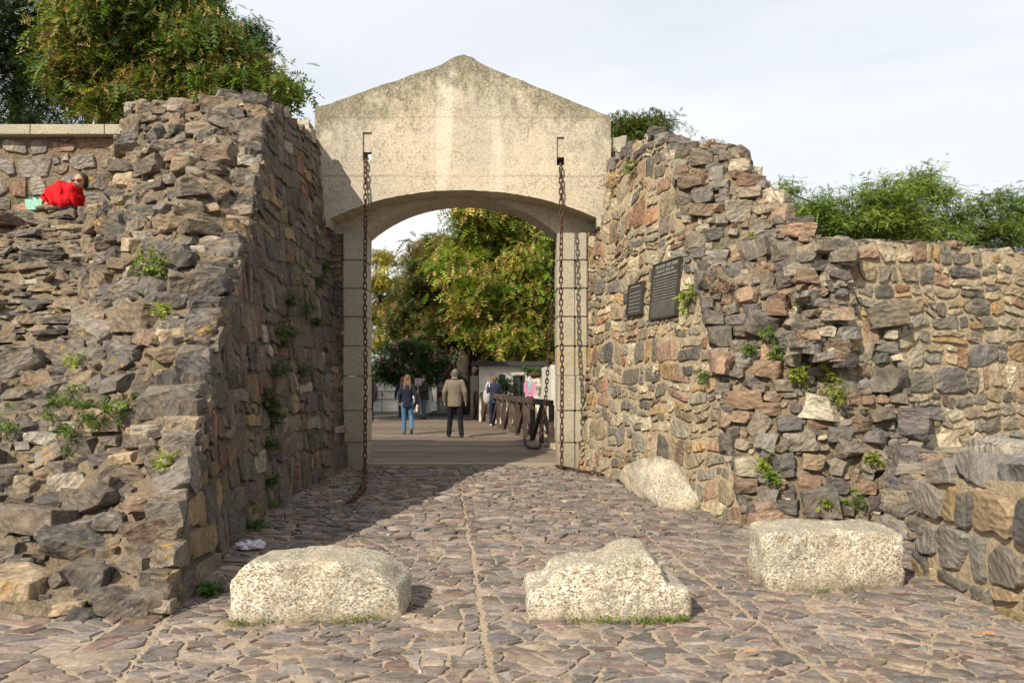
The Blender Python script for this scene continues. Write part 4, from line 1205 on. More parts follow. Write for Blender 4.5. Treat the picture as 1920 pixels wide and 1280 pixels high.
MB().box(((XH(898) + XH(1014)) / 2, HY + 4.2, .98), (XH(1014) - XH(898), .3, 2.0)).build('back_wall', M['white'], hs)
h = holes[0]; zt = h[3]
fr = MB(); dk = (.03, .025, .022)
fr.box((h[0] + .03, HY - .01, zt / 2), (.06, .1, zt), dk).box((h[1] - .03, HY - .01, zt / 2), (.06, .1, zt), dk).box(((h[0] + h[1]) / 2, HY - .01, zt - .03), (h[1] - h[0] - .12, .1, .06), dk).box((h[0] * .45 + h[1] * .55, HY, (zt - .06) / 2), (.07, .08, zt - .06), dk)
d_ = fr.build('door_frame', M['any'], hs)
MB().box((h[0] * .75 + h[1] * .25, HY + .03, zt / 2), ((h[1] - h[0]) * .38, .03, zt - .14), (.05, .055, .05)).build('door_leaf', M['glass'], hs)
mb = MB()
for k, (c, z) in enumerate([((.5, .06, .04), 1.62), ((.12, .4, .36), 1.42), ((.05, .25, .2), 1.22), ((.3, .28, .25), .95), ((.1, .2, .16), .7)]):
    mb.box((h[0] * .28 + h[1] * .72, HY + .18, z), (.2 + .02 * (k % 2), .05, .18), c)
mb.build('goods_on_display', M['any'], hs)
w_ = holes[1]
wf = MB(); wf.box(((w_[0] + w_[1]) / 2, HY + .05, w_[3] - .02), (w_[1] - w_[0], .06, .04), dk).box(((w_[0] + w_[1]) / 2, HY + .05, w_[2] + .02), (w_[1] - w_[0], .06, .04), dk).box((w_[0] + .02, HY + .05, (w_[2] + w_[3]) / 2), (.04, .06, w_[3] - w_[2] - .08), dk).box((w_[1] - .02, HY + .05, (w_[2] + w_[3]) / 2), (.04, .06, w_[3] - w_[2] - .08), dk)
wf.build('window_frame', M['any'], hs)
MB().box(((w_[0] + w_[1]) / 2, HY + .1, (w_[2] + w_[3]) / 2), (w_[1] - w_[0] - .08, .01, w_[3] - w_[2] - .08)).build('pane', M['glass'], hs)

# pink shop front, gate of white boards and what hangs there
pk = thing('pink_shop', (-2.6, 38, 0), 'pink shop front with a dark doorway under the big tree', 'shop')
YK = 38.
XK = lambda px: (px - 960) * YK / F
ZK = lambda py: EYE - (py - 708) * YK / F
pink = (.40, .24, .31)
MB().box((XK(845.5), YK + .2, 1.45), (XK(852) - XK(839), .4, 2.9), pink).build('pillar', M['any'], pk)
MB().box((XK(867), YK + .2, 1.45), (XK(871) - XK(862), .4, 2.9), pink).build('pillar', M['any'], pk)
MB().box((XK(857), YK + .5, 1.4), (XK(862) - XK(852), .1, 2.8), (.07, .045, .055)).build('door', M['any'], pk)
MB().box((XK(884), YK + .5, 1.3), (XK(912) - XK(871), .4, 2.6), (.10, .05, .035)).build('side_wall', M['any'], pk)
MB().box((XK(870), YK + 1.5, 2.95), (3.4, 3, .14), (.05, .04, .04)).build('roof', M['any'], pk)
for k, z in enumerate((1.62, 1.18)):
    n = MB().box((XK(845.5), YK - .012, z), (.16, .016, .36), (.33, .33, .36)); nb = n.build('notice', M['any'], pk)
    MB().box((XK(845.5), YK - .024, z + .05), (.11, .006, .14), (.08, .09, .1)).build('printed_block', M['any'], nb)
pst = MB().box((XK(878), YK + .28, 1.1), (.28, .03, 1.2), (.25, .13, .08)).build('poster', M['any'], pk)
wg = thing('board_gate', (-3.3, 37.5, 0), 'narrow gate of pale upright boards behind the hanging clothes', 'gate')
for i in range(6):
    px = 824 + i * 3.2; MB().box(((px - 960) * 37.5 / F, 37.5, .62), (.065, .03, 1.2), (.45, .45, .41)).build('board', M['any'], wg)
MB().box(((820.5 - 960) * 37.5 / F, 37.5, .78), (.09, .09, 1.5), (.5, .48, .42)).build('gate_post', M['any'], wg)
def flat_cloth(outline, c, th, colr, name, par, rz=0):
    o = [((x) * math.cos(rz), (x) * math.sin(rz), z) for x, z in outline]; n = len(o)
    V = [(c[0] + p[0], c[1] + p[1] - th + .02 * math.sin(p[0] * 25), c[2] + p[2]) for p in o] + [(c[0] + p[0], c[1] + p[1] + th + .02 * math.sin(p[0] * 25), c[2] + p[2]) for p in o]
    f = [tuple(range(n)), tuple(range(n, 2 * n))[::-1]] + [(i, i + n, (i + 1) % n + n, (i + 1) % n) for i in range(n)]
    return obj(name, V, f, M['cloth'], par, colr)
shirt = [(-.19, -.36), (.19, -.36), (.2, .13), (.27, .04), (.34, .12), (.2, .34), (.08, .37), (.04, .32), (-.04, .32), (-.08, .37), (-.2, .34), (-.34, .12), (-.27, .04), (-.2, .13)]
def hanger(c, par): MB().tube([(c[0] - .16, c[1], c[2] + .33), (c[0], c[1], c[2] + .42), (c[0] + .16, c[1], c[2] + .33)], .008, 5, (.04, .04, .04)).tube([(c[0], c[1], c[2] + .42), (c[0], c[1], c[2] + .52)], .008, 5, (.04, .04, .04)).build('hanger', M['any'], par)
c = P3(824, 711, 37.2); t = thing('tee_shirt', c, 'white tee shirt with small dark print on a hanger', 't-shirt'); flat_cloth(shirt, c, .03, (.62, .63, .66), 'shirt_body', t); hanger(c, t)
mb = MB()
for x in (-.08, -.04, .0, .04, .08): mb.box((c[0] + x, c[1] - .045, c[2] + .14), (.028, .004, .04), (.15, .15, .18))
for x in (-.03, .02): mb.box((c[0] + x, c[1] - .045, c[2] + .05), (.035, .004, .035), (.08, .08, .1))
mb.build('print', M['any'], t)
c = P3(835.5, 711, 37.3); t = thing('tee_shirt', c, 'red tee shirt hanging beside the white one', 't-shirt'); flat_cloth([(x * .8, z) for x, z in shirt], c, .03, (.42, .01, .06), 'shirt_body', t); hanger(c, t)
c = P3(828, 738, 37.1); t = thing('tote_bag', c, 'small red bag hung on the pale board gate', 'bag')
flat_cloth([(-.15, -.13), (.15, -.13), (.14, .1), (-.14, .1)], c, .04, (.38, .012, .03), 'bag_body', t)
MB().tube([(c[0] - .08, c[1], c[2] + .1), (c[0] - .05, c[1], c[2] + .26), (c[0] + .05, c[1], c[2] + .26), (c[0] + .08, c[1], c[2] + .1)], .01, 5, (.08, .01, .02)).build('strap', M['any'], t)
MB().box((c[0], c[1] - .045, c[2] - .02), (.12, .004, .05), (.5, .3, .3)).build('print', M['any'], t)
c = P3(784, 716, 33.5); t = thing('sign_board', (c[0], c[1], 0), 'small pale pink notice board on a post behind the walkers', 'sign')
MB().box(c, (.26, .03, .30), (.55, .42, .46)).build('board', M['any'], t); MB().bar((c[0], c[1] + .04, 0), (c[0], c[1] + .04, c[2]), .05, col=(.2, .16, .13)).build('post', M['any'], t)
mb = MB()
for i, w in enumerate((.14, .05, .18)): mb.box((c[0] - .01, c[1] - .018, c[2] + .08 - i * .08), (w, .004, .03), (.1, .08, .1))
mb.build('lettering', M['any'], t)
# display figure with a pink sweater
c = P3(993, 728, 24.5); t = thing('clothes_dummy', (c[0], c[1], 0), 'dressmaker dummy in a pink and turquoise knitted sweater behind the railing', 'mannequin')
sw = [(-.17, -.26), (.17, -.26), (.17, .02), (.2, -.24), (.28, -.22), (.25, .16), (.12, .28), (.0, .24), (-.12, .28), (-.25, .16), (-.27, -.1), (-.2, -.12), (-.17, .02)]
flat_cloth([(x * .66, z * .9) for x, z in sw], c, .08, (.50, .19, .31), 'sweater', t)
flat_cloth([(x * .66, z * .9) for x, z in [(-.05, -.14), (.05, -.14), (.05, .08), (.14, .24), (.02, .25), (-.1, .2), (-.04, .02)]], (c[0], c[1] - .085, c[2]), .012, (.22, .50, .50), 'turquoise_panel', t)
MB().tube([(c[0], c[1], .01), (c[0], c[1], c[2] - .2)], .035, 8, (.05, .03, .03)).ball((c[0], c[1], c[2] - .34), (.15, .1, .14), col=(.04, .02, .02)).tube([(c[0], c[1], c[2] + .2), (c[0], c[1], c[2] + .36)], .045, 8, (.5, .45, .4)).build('stand', M['any'], t)
MB().box((c[0], c[1], .03), (.4, .4, .04), (.05, .04, .04)).build('base', M['any'], t)
c = P3(1003, 702, 29.2)
hb = thing('hanging_basket', c, 'hanging flower basket on the corner of the white house', 'basket')
MB().ball(c, (.3, .2, .13), col=(.05, .03, .02)).build('basket', M['any'], hb)
MB().bar((c[0], c[1] + .8, c[2] + .14), (c[0], c[1], c[2] + .1), .03, col=(.03, .03, .03)).build('bracket', M['any'], hb)

# ------------------------------------------------------------------ foliage
def fronds(cen, n, r_, L=(.2, .34), wid=.10, droop=.35, pal=((.05, .09, .02),), leaflets=5, spread=.28, up=.3):
    """cen: (k,3) tuft centres with colours; every leaf is a little frond of paired leaflets"""
    k = len(cen); idx = r_.integers(0, k, n)
    base = cen[idx] + r_.normal(0, spread, (n, 3)) * np.array((1, 1, .62))
    az = r_.uniform(0, 2 * np.pi, n); el = r_.normal(-droop, .45, n)
    d = np.column_stack([np.cos(az) * np.cos(el), np.sin(az) * np.cos(el), np.sin(el)])
    side = np.cross(d, np.array((0, 0, 1.0))); side /= np.maximum(np.linalg.norm(side, axis=1, keepdims=True), 1e-6)
    roll = r_.normal(0, .5, n)[:, None]; upv = np.cross(side, d); side = side * np.cos(roll) + upv * np.sin(roll)
    upv = np.cross(side, d)
    Ln = r_.uniform(L[0], L[1], n)[:, None]; W = wid * r_.uniform(.7, 1.3, (n, 1))
    V = []; m = leaflets
    for i in range(m):
        t0 = i / m; t1 = (i + .78) / m; s = math.sin(math.pi * (.18 + .8 * t0)) 
        cen0 = base + d * Ln * t0 - np.array((0, 0, 1)) * Ln * t0 * t0 * .25; cen1 = base + d * Ln * t1 - np.array((0, 0, 1)) * Ln * t1 * t1 * .25
        for sg in (-1, 1):
            tip = cen1 + side * sg * W * s + upv * W * .18 + d * Ln * .06
            V += [cen0, cen1, tip]
    V = np.stack(V, 1).reshape(-1, 3)
    nf = n * m * 2
    return V, nf, idx
def crown(name, tufts, cols, n, parent, seed, mat='leaf', **kw):
    r_ = np.random.default_rng(seed)
    V, nf, idx = fronds(tufts, n, r_, **kw)
    me = bpy.data.meshes.new(name); me.vertices.add(len(V)); c0 = np.array(wloc(parent)) if parent else np.zeros(3)
    me.vertices.foreach_set('co', (V - c0).astype(np.float32).ravel())
    me.loops.add(nf * 3); me.loops.foreach_set('vertex_index', np.arange(nf * 3, dtype=np.int32))
    me.polygons.add(nf); me.polygons.foreach_set('loop_start', np.arange(0, nf * 3, 3, dtype=np.int32))
    a = me.color_attributes.new('tint', 'FLOAT_COLOR', 'POINT')
    per = len(V) // n
    cc = cols[idx] * r_.uniform(.7, 1.35, (n, 1)); cc = np.repeat(cc, per, 0); cc = np.hstack([cc, np.ones((len(cc), 1))])
    a.data.foreach_set('color', cc.astype(np.float32).ravel())
    me.materials.append(M[mat]); me.update(calc_edges=True)
    return link(name, me, parent)
def tree(name, label, base, Y, blobs, n, pal, seed, trunks=(), tuft=.34, group=None, depth=1.0, pods=None, trunk_r=.16, per=26, **kw):
    """blobs: (px,py,radius px) measured in the photo, at distance Y; each gets its own depth"""
    r_ = np.random.default_rng(seed); T = thing(name, base, label, 'tree', group)
    tc = []; cl = []; cens = []
    for px, py, rp in blobs:
        R_ = rp * Y / F; cY = Y + r_.uniform(-.9, .9) * depth; c = P3(px, py, cY); cens.append((c, R_))
        k = max(6, int(per * (rp / 60) ** 1.6)); u = r_.normal(size=(k, 3)); u /= np.linalg.norm(u, axis=1, keepdims=True)
        rad = R_ * r_.uniform(.45, 1.02, (k, 1)); p = c + u * rad * np.array((1, .9, .8)); tc.append(p)
        ci = r_.choice(len(pal), k, p=np.array([q[0] for q in pal]) / sum(q[0] for q in pal))
        col = np.array([pal[i][1] for i in ci]) * r_.uniform(.75, 1.25, (k, 1)); cl.append(col)
    tc = np.vstack(tc); cl = np.vstack(cl)
    crown('crown', tc, cl, n, T, seed, spread=tuft, **kw)
    if pods:
        r2 = r_.random(len(tc)) < pods[0]; q = tc[r2] + np.array((0, -.12, .12)); 
        crown('seed_pods', q, np.tile(np.array(pods[1]), (len(q), 1)) * r_.uniform(.7, 1.4, (len(q), 1)), int(n * pods[2]), T, seed + 1, spread=tuft * .8, L=(.006 * Y, .011 * Y), wid=.0028 * Y, droop=.9, leaflets=3)
    for tr in trunks:
        pts = [np.array(p) for p in tr[0]]; MB().tube([tuple(p) for p in resample(pts, 9) + nzv(resample(pts, 9), 1.3) * .12], list(np.linspace(tr[1], tr[2], 9)), 9).build('trunk', M['bark'], T, 180)
    if trunks:
        mb = MB(); fork = np.array(trunks[0][0][-1])
        for c, R_ in cens:
            mid = fork * .5 + c * .5 + np.array((0, 0, .25 * np.linalg.norm(c - fork) * -.3)) + r_.normal(0, .15, 3)
            mb.tube([tuple(fork), tuple(mid), tuple(c)], [trunk_r * .5, trunk_r * .3, trunk_r * .1], 6)
            for _ in range(5):
                u = r_.normal(size=3); u /= np.linalg.norm(u); mb.tube([tuple(c), tuple(c + u * R_ * .5 + r_.normal(0, .1, 3)), tuple(c + u * R_ * .95)], [trunk_r * .12, trunk_r * .07, trunk_r * .03], 4)
        mb.build('limbs', M['bark'], T, 180)
    return T
GREEN = [(3, (.045, .085, .016)), (2, (.065, .105, .02)), (1, (.085, .12, .022))]
DARK = [(3, (.022, .045, .016)), (2, (.03, .06, .018)), (1, (.04, .075, .02))]
OLIVE = [(4, (.07, .12, .022)), (2, (.12, .15, .03)), (1.4, (.20, .16, .045)), (1, (.14, .17, .028))]
Yt = 23.0
tree('pod_tree', 'big olive-green tree hung with brown seed pods above the left rampart', (-11, 23.5, 5.5), Yt,
     [(225, 40, 75), (310, 30, 72), (375, 75, 56), (290, 110, 75), (370, 130, 60), (440, 132, 48), (495, 158, 32), (518, 164, 18), (210, 120, 62), (165, 60, 60), (250, -40, 90), (320, -30, 60), (160, 165, 40), (205, 185, 30), (265, 180, 36), (135, 120, 40), (300, 60, 60), (410, 165, 36), (440, 165, 36),
      (300, 170, 42), (360, 178, 40), (420, 182, 36), (470, 180, 30), (180, 0, 80)], 18000, OLIVE, 31,
     trunks=[([P3(185, 262, Yt + .5), P3(192, 180, Yt + .3), P3(215, 100, Yt + .2)], .17, .09), ([P3(215, 262, Yt + .1), P3(222, 200, Yt), P3(246, 152, Yt), P3(300, 110, Yt)], .12, .05), ([P3(160, 262, Yt + .9), P3(172, 190, Yt + .8), P3(150, 120, Yt + .8)], .12, .06)],
     pods=(.5, (.30, .215, .085), .7), L=(.32, .55), wid=.12, droop=.35, tuft=.34, per=30)
tree('cedar_tree', 'dark bluish evergreen filling the top left corner', (-15, 27.5, 5.5), 27.,
     [(20, 60, 75), (70, 20, 75), (40, 150, 60), (100, 110, 55), (10, 210, 45), (75, 200, 50), (130, 190, 45), (120, 30, 60), (-60, 120, 90), (-40, 20, 100), (20, 120, 60), (110, 235, 30), (50, 240, 35)], 12000, DARK, 33,
     trunks=[([P3(30, 262, 27.8), P3(35, 150, 27.6), P3(60, 60, 27.5)], .22, .1)], L=(.2, .4), wid=.06, droop=.1, tuft=.3, per=30)
tree('leafy_tree', 'small dark tree peeking out right of the pod-hung tree above the left rampart', (-9, 30, 5.5), 30.,
     [(445, 70, 24), (465, 55, 20), (482, 82, 14), (385, 8, 26), (360, -10, 40), (450, 98, 20)], 2600, DARK, 35,
     trunks=[([P3(300, 262, 30), P3(400, 120, 30)], .18, .07)], L=(.2, .36), wid=.07, tuft=.26)
tree('acacia_tree', 'wide bright green fine-leaved tree behind the right boundary wall', (14, 26, 0), 24.,
     [(1540, 420, 62), (1510, 395, 40), (1600, 400, 58), (1660, 385, 56), (1715, 385, 52), (1740, 335, 24), (1725, 350, 26), (1765, 375, 30), (1790, 410, 34), (1700, 430, 60), (1640, 440, 60), (1770, 445, 40), (1560, 460, 50), (1475, 360, 20), (1490, 430, 30)], 15000,
     [(3, (.14, .20, .04)), (2, (.19, .245, .05)), (1, (.08, .12, .025))], 37,
     trunks=[([(11.5, 25, 0), P3(1690, 500, 25), P3(1690, 430, 24.5)], .2, .1)], L=(.18, .34), wid=.045, droop=-.05, tuft=.22, per=34)
tree('acacia_tree', 'second fine-leaved tree at the right edge of the view, looser crown', (17, 27, 0), 25.,
     [(1850, 420, 34), (1885, 385, 28), (1915, 400, 40), (1840, 385, 20), (1880, 440, 42), (1820, 455, 36), (1930, 450, 50), (1980, 400, 60), (1860, 470, 30), (1780, 475, 26)], 6500,
     [(3, (.11, .165, .035)), (2, (.15, .20, .04)), (1, (.07, .10, .025))], 39,
     trunks=[([(15, 26, 0), P3(1890, 500, 26), P3(1890, 430, 25.5)], .2, .09)], L=(.18, .34), wid=.045, droop=-.05, tuft=.22, per=28)
tree('leafy_tree', 'small yellow-green tree peeking between the gable and the right rampart', (3.4, 20, 0), 19.,
     [(1200, 245, 30), (1172, 262, 28), (1235, 232, 18), (1222, 250, 24), (1165, 235, 14), (1185, 280, 26)], 3000,
     [(3, (.08, .105, .022)), (2, (.14, .13, .03)), (1, (.05, .08, .018))], 41, trunks=[([(2.8, 19.5, 0), P3(1195, 330, 19.5), P3(1195, 270, 19.2)], .1, .05)], L=(.12, .22), wid=.05, tuft=.18, depth=.5)
tree('pod_tree', 'tall green tree hung with tan seed pods, seen through the arch', (-2.1, 37, 0), 36.,
     [(930, 415, 55), (980, 430, 55), (1030, 450, 50), (890, 470, 42), (940, 490, 52), (1000, 510, 50), (860, 500, 30), (900, 540, 42), (960, 550, 45), (1020, 570, 45), (890, 395, 30), (1060, 400, 60), (1000, 640, 38), (1035, 660, 30), (960, 640, 24), (1030, 620, 36), (905, 600, 40), (950, 600, 34), (1000, 380, 50), (900, 625, 22)], 19000,
     [(3, (.11, .18, .02)), (2, (.19, .24, .025)), (1.6, (.26, .21, .045))], 43,
     trunks=[([(-2.1, 37, 0), P3(868, 690, 37), P3(880, 620, 36.8), P3(920, 540, 36.5)], .42, .22), ([(-2.3, 37.2, 0), P3(885, 700, 37.2), P3(930, 640, 37)], .3, .12)], pods=(.5, (.38, .27, .09), .55), L=(.36, .62), wid=.16, tuft=.5, depth=2, trunk_r=.4, per=30)
tree('pod_tree', 'dark brownish-green tree in the shade left of the tall one, seen through the arch', (-3.6, 41, 0), 40.,
     [(820, 510, 36), (790, 560, 34), (835, 560, 44), (765, 600, 26), (800, 620, 36), (850, 620, 42), (810, 480, 22), (845, 470, 26), (760, 580, 18), (880, 650, 40), (930, 660, 40), (840, 655, 26)], 11000,
     [(3, (.05, .08, .018)), (2, (.11, .085, .025)), (2, (.16, .11, .035))], 45,
     trunks=[([(-2.9, 41, 0), P3(850, 680, 41), P3(835, 600, 40.6)], .35, .18)], pods=(.4, (.16, .095, .035), .5), L=(.36, .62), wid=.16, tuft=.5, depth=2, trunk_r=.35)
tree('autumn_tree', 'thin yellowing tree with bare twigs at the left of the arch', (-8, 52, 0), 50.,
     [(715, 570, 34), (740, 540, 26), (700, 600, 30), (735, 600, 30), (715, 520, 18), (722, 480, 14), (710, 640, 34), (750, 630, 30), (690, 540, 20)], 4200,
     [(3, (.26, .22, .03)), (2, (.14, .16, .03)), (1.5, (.32, .24, .06))], 47, trunks=[([(-8, 52, 0), P3(712, 640, 51), P3(708, 600, 50.5), P3(712, 560, 50.3)], .10, .012)], L=(.3, .5), wid=.13, tuft=.4, depth=2)
tree('autumn_tree', 'pale grey-green sparse tree behind, between the yellowing tree and the pod-hung trees', (-5.5, 56, 0), 54.,
     [(795, 475, 26), (770, 500, 22), (820, 460, 20), (760, 535, 20), (785, 530, 26), (745, 560, 18)], 2800,
     [(3, (.16, .17, .07)), (2, (.22, .20, .08))], 49, trunks=[([(-5.5, 56, 0), P3(785, 600, 55), P3(792, 545, 54)], .2, .05)], L=(.3, .5), wid=.12, tuft=.4, depth=2)
fs = thing('flowering_shrub', (-4.6, 36, 0), 'rounded dark green shrub covered with pink flowers in front of the white wall', 'shrub')
r_ = np.random.default_rng(50); tc = []
for px, py, rp in [(770, 682, 38), (735, 672, 28), (800, 685, 30), (722, 690, 20), (760, 655, 24), (825, 690, 22), (790, 660, 22), (750, 705, 20), (785, 708, 18)]:
    c = P3(px, py, 35.5); u = r_.normal(size=(30, 3)); u /= np.linalg.norm(u, axis=1, keepdims=True); tc.append(c + u * rp * 35.5 / F * r_.uniform(.6, 1, (30, 1)))
tc = np.vstack(tc); crown('foliage', tc, np.tile(np.array((.035, .07, .016)), (len(tc), 1)) * r_.uniform(.7, 1.6, (len(tc), 1)), 6500, fs, 51, spread=.22, L=(.16, .3), wid=.08)
q = tc[(r_.random(len(tc)) < .30) & (tc[:, 1] < 35.7)] + np.array((0, -.22, .08)); crown('blossom', q, np.tile(np.array((.62, .26, .40)), (len(q), 1)), 900, fs, 52, spread=.10, L=(.07, .12), wid=.06, leaflets=2)
MB().tube([(-4.5, 36, 0), (-4.6, 35.8, .8), (-4.3, 35.5, 1.5)], [.09, .07, .03], 7).tube([(-4.4, 36, 0), (-3.9, 35.8, 1.3)], [.07, .03], 7).build('stem', M['bark'], fs, 180)
hd = thing('clipped_bush', (-6.3, 36, 0), 'narrow dark bush just right of the left front chain', 'shrub')
tc = np.array([P3(688 + r_.uniform(-7, 7), 720 + r_.uniform(-38, 34), 36) for _ in range(50)]); crown('foliage', tc, np.tile(np.array((.02, .035, .012)), (50, 1)), 1800, hd, 53, spread=.16, L=(.12, .22), wid=.08)
tc = np.array([P3(1000 + r_.normal(0, 9), 696 + r_.normal(0, 4), 29.2) for _ in range(22)]); crown('foliage', tc, np.tile(np.array((.06, .10, .02)), (22, 1)), 420, hb, 54, spread=.07, L=(.08, .16), wid=.05)
pl = thing('spiky_plant', (-.5, 29.3, 0), 'dark spiky plant against the white house beside its small window', 'plant')
tc = np.array([P3(948 + r_.normal(0, 5), 735 + r_.uniform(-18, 20), 28.8) for _ in range(16)]); crown('leaves', tc, np.tile(np.array((.015, .03, .012)), (16, 1)), 420, pl, 55, spread=.1, L=(.3, .5), wid=.04, droop=-.2)

# weeds on the masonry
def weed(c, r, n, colr, label, group=None, cat='plant', name='wall_weed', L=(.05, .10), wid=.032, droop=.0, nrm=(0, -1, 0), flat=.5, up=0):
    global WS
    WS += 1; r_ = np.random.default_rng(900 + WS); c = np.array(c); t = thing(name, c, label, cat, group)
    k = 14; p = c + r_.normal(0, r * .5, (k, 3)) * np.array((1, 1, 1)) + np.array(nrm) * .04
    col = np.array(colr) * r_.uniform(.7, 1.4, (k, 1)); crown('leaves', p, col, n, t, 900 + WS, 'weed', spread=r * .16, L=L, wid=wid, droop=droop, leaflets=3)
WS = 0
WG = (.09, .15, .02); WY = (.20, .24, .035)
def onL(px, py): return hit(px, py, xl, BL) + np.array((.05, 0, 0))
def onR(px, py): return hit(px, py, xr, BR) + np.array((-.05, 0, 0))
gl = 'tufts of green weed on the shaded passage wall'
for px, py, s in [(545, 505, .2), (590, 525, .12), (562, 575, .13), (512, 612, .12), (535, 620, .1), (508, 690, .13), (558, 692, .12), (490, 735, .12), (497, 760, .1), (505, 780, .09), (530, 560, .08), (580, 600, .09), (495, 830, .08), (600, 500, .09), (492, 900, .09), (520, 640, .08)]:
    weed(onL(px, py), s, 90, (.05, .085, .016), 'small green weed rooted in the joints of the shaded passage wall', gl, nrm=(1, 0, 0))
gf = 'weeds along the foot of the shaded passage wall'
for px, py, s in [(495, 960, .22), (470, 998, .12), (560, 918, .12), (590, 905, .14), (545, 930, .08), (395, 1118, .05)]:
    weed(GR(px, py) + np.array((.0, 0, .05)), s, 130, (.06, .11, .016), 'low green weed at the foot of the shaded passage wall', gf, nrm=(0, 0, .3))
def onS(px, py, Gd):
    """nearest point of a modelled slope along the sight line"""
    g = Gd.reshape(-1, 3); u = 960 + g[:, 0] * F / g[:, 1]; v = 708 - (g[:, 2] - EYE) * F / g[:, 1]
    return g[np.argmin((u - px) ** 2 + (v - py) ** 2)] + np.array((0, -.12, .04))
weed(onS(165, 805, surfL), .24, 800, (.075, .12, .02), 'broad patch of bright green weeds low on the left broken slope', L=(.03, .07), wid=.022)
weed(onS(232, 775, surfL), .16, 90, WG, 'small weed just right of the broad green patch on the left slope')
weed(onS(30, 810, surfL), .24, 160, WG, 'green weed at the left edge of the picture, low on the slope')
weed(onS(300, 503, surfL), .13, 90, (.12, .17, .03), 'fern with long fronds tucked beside the dark blocks of the left slope', L=(.14, .24), wid=.03)
weed(onS(312, 592, surfL), .09, 50, WY, 'tiny yellowish weed below the fern on the left slope')
weed(onS(160, 676, surfL), .08, 40, WY, 'tiny yellowish weed under the stone strata at the left')
weed(onS(330, 875, surfL), .10, 60, WY, 'small weed near the broken edge of the left rampart')
gr = 'green weeds on the right broken slope'
for px, py, s, c in [(1440, 640, .16, WG), (1440, 675, .14, WG), (1500, 570, .1, WY), (1505, 655, .08, WY), (1545, 690, .12, WY), (1555, 730, .12, WY), (1498, 715, .12, WY), (1570, 750, .14, WY), (1400, 660, .07, WG), (1420, 868, .1, WY), (1590, 940, .14, WG), (1540, 945, .08, WY), (1620, 855, .09, WY), (1435, 890, .06, WG), (1400, 455, .09, WY), (1480, 712, .07, WY), (1560, 620, .1, WY), (1530, 600, .09, WG)]:
    weed(onS(px, py, surfR), s * .8, 70, c, 'bright green weed growing between the stones of the right broken slope', gr)
weed(onR(1300, 553), .14, 150, WY, 'bright yellow-green creeper just right of the large bronze plaque', nrm=(-1, 0, 0))
weed(onR(1192, 318), .13, 110, (.16, .19, .05), 'yellow-green tuft high on the right passage wall near the gable', nrm=(-1, 0, 0))
weed(onR(1333, 705), .1, 70, WG, 'green weed on the corner between right passage wall and broken slope', nrm=(-1, 0, 0))
weed(onR(1158, 345), .22, 120, (.22, .16, .09), 'dry straw-coloured grass where the gable meets the right wall', nrm=(-1, 0, 0), L=(.1, .22), wid=.01)
weed(onS(1350, 545, surfR), .22, 200, (.33, .21, .17), 'dried pinkish succulent hanging over the right broken slope', L=(.03, .07), wid=.02)
weed(onS(1330, 285, surfR) + np.array((0, 0, .02)), .16, 300, (.22, .13, .04), 'rust-brown dry grass clump on top of the right rampart', L=(.05, .11), wid=.012)
weed(onS(1290, 262, surfR) + np.array((0, 0, .04)), .10, 70, (.16, .17, .05), 'thin green grass on the crest of the right rampart', L=(.06, .12), wid=.008, droop=-.9)
weed(GR(1345, 952) + np.array((0, 0, .08)), .2, 260, (.07, .13, .016), 'dense grass clump at the near end of the leaning granite slab', L=(.08, .16), wid=.012, droop=-.7, name='grass_tuft')
weed(GR(1360, 995) + np.array((0, 0, .03)), .18, 120, (.14, .16, .04), 'low sparse grass on the paving before the right rampart foot', name='grass_tuft', L=(.03, .07), wid=.012, droop=-.5)
weed(GR(1290, 968) + np.array((0, 0, .03)), .12, 90, (.09, .14, .02), 'grass fringe under the leaning granite slab', name='grass_tuft', L=(.03, .07), wid=.012, droop=-.5)
def fringe(pts, n, label):
    global WS
    WS += 1; r_ = np.random.default_rng(700 + WS); c = np.array(pts[0]); t = thing('grass_fringe', c, label, 'grass')
    q = np.vstack([np.array(pts[i]) + (np.array(pts[i + 1]) - np.array(pts[i])) * r_.random((14, 1)) for i in range(len(pts) - 1)]) + np.array((0, 0, .012))
    crown('blades', q, np.tile(np.array((.11, .16, .025)), (len(q), 1)), n, t, 700 + WS, 'weed', spread=.014, L=(.025, .06), wid=.008, droop=-.8, leaflets=2)['kind'] = 'stuff'
fringe([(-1.86, 5.42, .02), (-1.75, 5.37, .02), (-1.1, 5.43, .02), (-.8, 5.56, .02)], 240, 'thin green grass along the foot of the left granite boulder')
fringe([(.35, 5.46, .02), (.75, 5.44, .02), (1.0, 5.46, .02), (1.18, 5.49, .02)], 380, 'green grass along the foot of the middle granite boulder')
fringe([(2.2, 6.2, .02), (2.6, 6.22, .02)], 90, 'sparse grass along the foot of the squared granite block')

